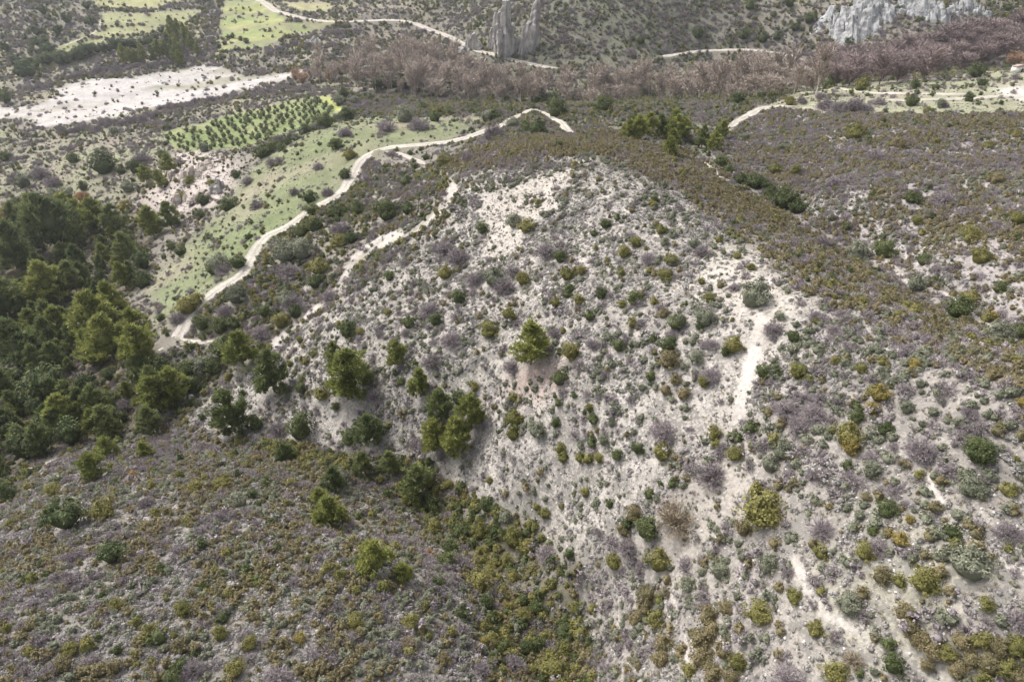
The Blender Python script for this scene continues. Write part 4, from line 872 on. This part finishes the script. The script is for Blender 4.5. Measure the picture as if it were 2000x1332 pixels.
rock('scree_slope', 'triangular pale scree fan beside the large cliff', 1602, 84, 40, 12, 26, M['scree'], 8, (0.5,1.0), 0.9, taper=0.95, nu=90, nv=40, jag=0.5, sink=0.28)
crag('cliff', 'low pale rock slabs between the scree fan and the large cliff', 1655, 60, 34, 16, 18, M['rockpale'], 31, 60, (0.1,0.7), 0.8, (0.06, 0.16), sink=0.34)
for k, (u_, v_, w_, h_, lab) in enumerate([(345,400,12,5,'broad crumbling chalk ledge at the foot of the pale bluff'),(372,350,11,6,'jagged pale rock in the middle of the crumbling bluff'),(330,352,9,4,'rough chalk rock at the wooded end of the crumbling bluff'),
   (402,330,10,4,'pale knob of rock at the top of the crumbling bluff'),(395,392,9,4.5,'weathered chalk rock beside the bushes of the crumbling bluff')]):
    crag('rock_outcrop', lab, u_, v_, w_*1.5, w_*0.7, h_*0.9, M['rockwarm'], 20+k, 24, (0.1,0.4), 0.9, (0.12, 0.26))
crag('rock_outcrop', 'grey rock slab on the side of the crumbling bluff', 428, 372, 9, 5, 5, M['rock'], 10, 10, (0,0.3), 0.8, (0.2, 0.4))
rock('boulder', 'pale beige boulder among the shrubs below the track', 207, 800, 4.2, 3, 4.0, M['rockwarm'], 12, (0,0), 1.2, taper=0.7, nu=24, nv=16)
rock('boulder', 'small pale boulder at the lower edge of the wooded slope', 376, 782, 1.8, 1.6, 2.0, M['stone'], 13, (0,0), 1.2, taper=0.6, nu=20, nv=12)
rock('boulder', 'small upright white stone on the red soil patch', 1043, 738, 0.5, 0.4, 0.9, M['stone'], 14, (0.1,0), 1.2, taper=0.6, nu=16, nv=10)
rock('rock_outcrop', 'white eroded chalk step beside the dark gully', 1141, 1225, 1.8, 1.2, 1.0, M['stone'], 16, (0,0), 1.0, taper=0.5, rot=0.4, nu=24, nv=12)
# the little white hut
hx, hy, hz, _ = at([1986], [141])
hut = bpy.data.objects.new('hut', None); COL.objects.link(hut); hut.location = (hx[0], hy[0], hz[0]-0.2); hut.rotation_euler = (0, 0, 0.35)
tag(hut, 'tiny white hut on the pale field below the purple wood', 'hut')
def box(c, s):
    v = np.array([(x, y, z) for z in (-.5, .5) for y in (-.5, .5) for x in (-.5, .5)])*np.array(s)+np.array(c)
    return v, np.array([(0,2,3,1),(4,5,7,6),(0,1,5,4),(2,6,7,3),(0,4,6,2),(1,3,7,5)])
v, f = box((0, 0, 1.4), (4.2, 3.4, 2.8)); link('wall', mesh_from('wall', v, f, M['plaster']), hut)
v = np.array([(-2.4,-2,2.75),(2.4,-2,2.75),(2.4,2,2.75),(-2.4,2,2.75),(-2.4,0,3.5),(2.4,0,3.5)]); 
link('roof', mesh_from('roof', v, [(0,1,5,4),(2,3,4,5),(0,4,3,3),(1,2,5,5),(0,3,2,1)], M['rooftile']), hut)
v, f = box((0.5, -1.71, 1.0), (0.9, 0.06, 2.0)); link('door', mesh_from('door', v, f, M['darkhole']), hut)

# ------------------------------------------------------------------ the scrub nobody could count
tk = np.array(taken); cell = {}
for i, (a, b, c) in enumerate(tk): cell.setdefault((int(a//6), int(b//6)), []).append(i)
def free(x, y):
    r = np.ones(len(x), bool); key = np.floor(np.c_[x, y]/6).astype(int); uq, inv = np.unique(key, axis=0, return_inverse=True); inv = inv.ravel()
    srt = np.argsort(inv, kind='stable'); bounds = np.searchsorted(inv[srt], np.arange(len(uq)+1))
    for n_, (i, j) in enumerate(uq):
        near = [k for di in (-1, 0, 1) for dj in (-1, 0, 1) for k in cell.get((i+di, j+dj), ())]
        if not near: continue
        q = srt[bounds[n_]:bounds[n_+1]]; d = np.hypot(x[q, None]-tk[near, 0][None], y[q, None]-tk[near, 1][None]) < tk[near, 2][None]
        r[q] = ~d.any(1)
    return r
BANDS = [(2, 70), (70, 165), (165, 300), (300, 480), (480, 720)]
ORDER = ['plot','ridge','gully','spur','slope','righthill','meadow','mid','forest','vleft','plateau','far','river','bluff','olive','fields']
# plants per square metre:     plot  ridge gully spur  slope rhill mead  mid   forst vleft plat  far   river bluff olive fields
DENS = {'cushion': (4.6, 4.0, 3.0, 8.0, 3.0, 4.5, 0.25, 1.2, 0.8, 1.0, 0.4, 0.7, 0.02, 0.8, 0, 0.08),
        'mat': (0.13, 0.14, 0.12, 0.22, 0.12, 0.14, 0.012, 0.06, 0.05, 0.03, 0.01, 0.02, 0.003, 0.02, 0, 0.002),
        'brown': (0.12, 2.3, 2.6, 1.5, 0.5, 1.15, 0.02, 0.2, 0.25, 0.05, 0.01, 0.06, 0.003, 0.06, 0, 0.004),
        'green': (0.05, 0.16, 3.2, 0.14, 0.6, 0.1, 0.025, 0.3, 0.55, 0.08, 0.02, 0.11, 0.003, 0.08, 0, 0.005),
        'bare': (0.26, 0.55, 0.7, 0.75, 0.8, 0.85, 0.08, 0.6, 0.5, 0.3, 0.06, 0.22, 0.02, 0.08, 0, 0.012),
        'sage': (0.65, 0.45, 0.5, 1.3, 0.75, 0.6, 0.06, 0.3, 0.3, 0.12, 0.04, 0.12, 0.01, 0.08, 0, 0.01),
        'tuft': (1.8, 0.6, 0.4, 2.6, 1.2, 0.8, 1.4, 0.4, 0.2, 0.6, 0.8, 0.08, 0, 0.15, 0.15, 0.15),
        'stone': (1.9, 0.1, 0.06, 0.4, 0.3, 0.4, 0.01, 0, 0, 0, 0, 0, 0, 0.4, 0, 0)}
SIZE = {'cushion': (0.32, 1.05), 'brown': (0.6, 2.0), 'green': (0.9, 2.6), 'bare': (0.8, 2.6), 'sage': (0.6, 1.9), 'tuft': (0.3, 0.8), 'stone': (0.14, 0.46), 'mat': (1.8, 5.0)}
FARCUT = {'cushion': 620, 'tuft': 230, 'stone': 170}
CLUMP = {'cushion': (6, 0.0), 'brown': (9, 0.1), 'green': (14, 0.1), 'bare': (11, 0.05), 'sage': (10, 0.1), 'tuft': (8, 0.0), 'stone': (7, 0.0), 'mat': (12, 0.0)}
PROTO = {'mat': [scrub_mat(270+i, M[('cushion','sage','twig')[i % 3]], 'scrub_mat') for i in range(6)],
 'cushion': [low_cushion(200+i, M['cushion'], 'cushion') for i in range(5)],
 'brown': [leafy(210+i, M['brown'], 'brown_scrub', 9, 22, 0.06, 0.75) for i in range(4)],
 'green': [leafy(220+i, M['dark' if i % 2 else 'olive'], 'green_scrub', 11, 28, 0.052, 0.8) for i in range(4)],
 'bare': [twiggy(230+i, M['twig'], 'bare_scrub', 75, 0.011) for i in range(3)],
 'sage': [leafy(240+i, M['sage'], 'sage_scrub', 9, 22, 0.06, 0.65) for i in range(3)],
 'tuft': [tuft_mesh(250+i, M['drygrass'], 'grass_tuft') for i in range(3)],
 'stone': [stone_mesh(260+i, M['stone'], 'loose_stone') for i in range(3)]}
STUFF = {'mat': ('matted_scrub','ragged mats of grey dwarf scrub grown together on the slopes','scrub'), 'cushion': ('grey_cushion_scrub','low grey cushion scrub speckling the chalky slopes','scrub'), 'brown': ('brown_scrub','brownish olive scrub matting the ridge and spur','scrub'),
 'green': ('green_scrub','small dark green undergrowth scattered over the slopes','scrub'), 'bare': ('bare_scrub','small leafless grey lavender scrub over the slopes','scrub'), 'sage': ('grey_green_scrub','pale grey green dwarf scrub on the stony slopes','scrub'),
 'tuft': ('dry_grass','pale dry grass tufts between the scrub','grass'), 'stone': ('loose_stones','loose white stones littering the chalky hillside','stones')}
def instancer(kind, pts, scl, rot, idx):
    nm, lab, cat = STUFF[kind]
    pc = bpy.data.collections.new(nm+'_shapes')
    for i, me in enumerate(PROTO[kind]): pc.objects.link(bpy.data.objects.new('%s_%02d' % (nm, i), me))
    me = bpy.data.meshes.new(nm); me.vertices.add(len(pts)); me.vertices.foreach_set('co', pts.astype(np.float32).ravel())
    for an, ty, data in (('scl','FLOAT',scl.astype(np.float32)), ('rot','FLOAT',rot.astype(np.float32)), ('idx','INT',idx.astype(np.int32))):
        a = me.attributes.new(an, ty, 'POINT'); a.data.foreach_set('value', data)
    o = link(nm, me); tag(o, lab, cat, kind='stuff')
    g = bpy.data.node_groups.new(nm, 'GeometryNodeTree')
    g.interface.new_socket('Geometry', in_out='INPUT', socket_type='NodeSocketGeometry'); g.interface.new_socket('Geometry', in_out='OUTPUT', socket_type='NodeSocketGeometry')
    gi_, go_ = g.nodes.new('NodeGroupInput'), g.nodes.new('NodeGroupOutput')
    ci = g.nodes.new('GeometryNodeCollectionInfo'); ci.inputs['Collection'].default_value = pc; ci.inputs['Separate Children'].default_value = True; ci.inputs['Reset Children'].default_value = True
    ip = g.nodes.new('GeometryNodeInstanceOnPoints'); ip.inputs['Pick Instance'].default_value = True
    def attr(n_, t_):
        q = g.nodes.new('GeometryNodeInputNamedAttribute'); q.data_type = t_; q.inputs['Name'].default_value = n_; return q.outputs['Attribute']
    cx_ = g.nodes.new('ShaderNodeCombineXYZ'); g.links.new(attr('rot', 'FLOAT'), cx_.inputs[2])
    g.links.new(gi_.outputs[0], ip.inputs['Points']); g.links.new(ci.outputs[0], ip.inputs['Instance'])
    g.links.new(attr('idx', 'INT'), ip.inputs['Instance Index']); g.links.new(cx_.outputs[0], ip.inputs['Rotation']); g.links.new(attr('scl', 'FLOAT'), ip.inputs['Scale'])
    g.links.new(ip.outputs[0], go_.inputs[0])
    o.modifiers.new('scatter', 'NODES').node_group = g
pool = {k: [] for k in DENS}
for (y0, y1) in BANDS:
    half = WID(y1); area = (y1-y0)*2*half
    for kd, dens in DENS.items():
        cut = FARCUT.get(kd, 1e9)
        if y0 >= cut: continue
        n = int(max(dens)*area*1.3)
        x = rng.uniform(-half, half, n); y = rng.uniform(y0, y1, n)
        q = rng.random(n); wl, off = CLUMP[kd]
        cl = np.clip(0.55+1.5*(fbm(x, y, wl, 2, hash(kd) % 1 + len(kd))-off)+0.7*fbm(x, y, wl*4, 2, 3), 0.28, 1.6)/1.6
        k = q < cl*1.15
        if cut < 1e9: k &= rng.random(n) > sstep(cut*0.5, cut, y)
        x, y, q, cl = x[k], y[k], q[k], cl[k]
        z = hgt(x, y); u, v, dep = project(x, y, z); k = (u > -1200) & (u < 3400) & (v > -90) & (v < 2000) & (dep > 8)
        x, y, z, q, cl = x[k], y[k], z[k], q[k], cl[k]
        if not len(x): continue
        m = zones(x, y, z); d = np.zeros(len(x)); done = np.zeros(len(x), bool)
        m['fields'] = m['fieldA']|m['fieldB']|m['fieldC']|m['fieldD']|m['fieldE']|m['strip']|m['pale']
        for nm in ('olive','river','bluff','fields')+tuple(ORDER[:12]):
            s = m[nm] & ~done; d[s] = dens[ORDER.index(nm)]; done |= m[nm]
        d = np.where(m['clear1']|m['clear2']|m['clear3']|m['spot'], d*(0.3 if kd not in ('stone','tuft') else 1.0), d)
        d = d*np.where(m['plot'] & inpoly(m['u'], m['v'], [(1600,600),(3600,1500),(3600,2400),(1150,2400),(1140,1100)]), {'stone': 0.8, 'brown': 4.0, 'sage': 2.0, 'bare': 2.6, 'green': 2.0, 'mat': 3.0, 'cushion': 1.7}.get(kd, 1.3), 1.0)
        d *= 1-0.93*m['rill']
        k = q/(cl*1.15) < d/max(dens)/1.3
        k &= ~neartrack(x, y, 0.5); x, y, z = x[k], y[k], z[k]
        k = free(x, y); x, y, z = x[k], y[k], z[k]
        lo, hi = SIZE[kd]; sc_ = lo+(hi-lo)*rng.random(len(x))**1.7
        far_ = 1+np.clip((y-250)/250, 0, 1)*0.7; sc_ = sc_*(far_ if kd not in ('stone','tuft','cushion','mat') else 1)
        pool[kd].append(np.c_[x, y, z-0.05*sc_, sc_])
tot = 0
for kd, L_ in pool.items():
    A = np.vstack(L_); tot += len(A)
    instancer(kd, A[:, :3], A[:, 3], rng.uniform(0, 6.28, len(A)), rng.integers(0, len(PROTO[kd]), len(A)))

# ------------------------------------------------------------------ the air
hm, hnt = newmat('thin_haze')
pv = hnt.nodes.new('ShaderNodeVolumePrincipled'); pv.inputs['Color'].default_value = (0.88, 0.92, 1.0, 1)
pv.inputs['Density'].default_value = 0.00016; pv.inputs['Anisotropy'].default_value = 0.55
ho = hnt.nodes.new('ShaderNodeOutputMaterial'); hnt.links.new(pv.outputs[0], ho.inputs['Volume'])
hx0, hy0, hz0 = GX.min()-20, GY.min()-20, GZ.min()-1.5
hx1, hy1, hz1 = GX.max()+20, GY.max()+20, max(GZ.max()+25, CAM_Z+8)
v, f = box((0, 0, 0), (1, 1, 1)); v = v*np.array([hx1-hx0, hy1-hy0, hz1-hz0])+np.array([(hx0+hx1)/2, (hy0+hy1)/2, (hz0+hz1)/2])
tag(link('haze', mesh_from('haze', v, f, hm)), 'thin pale haze filling the valley air', 'haze', kind='stuff')
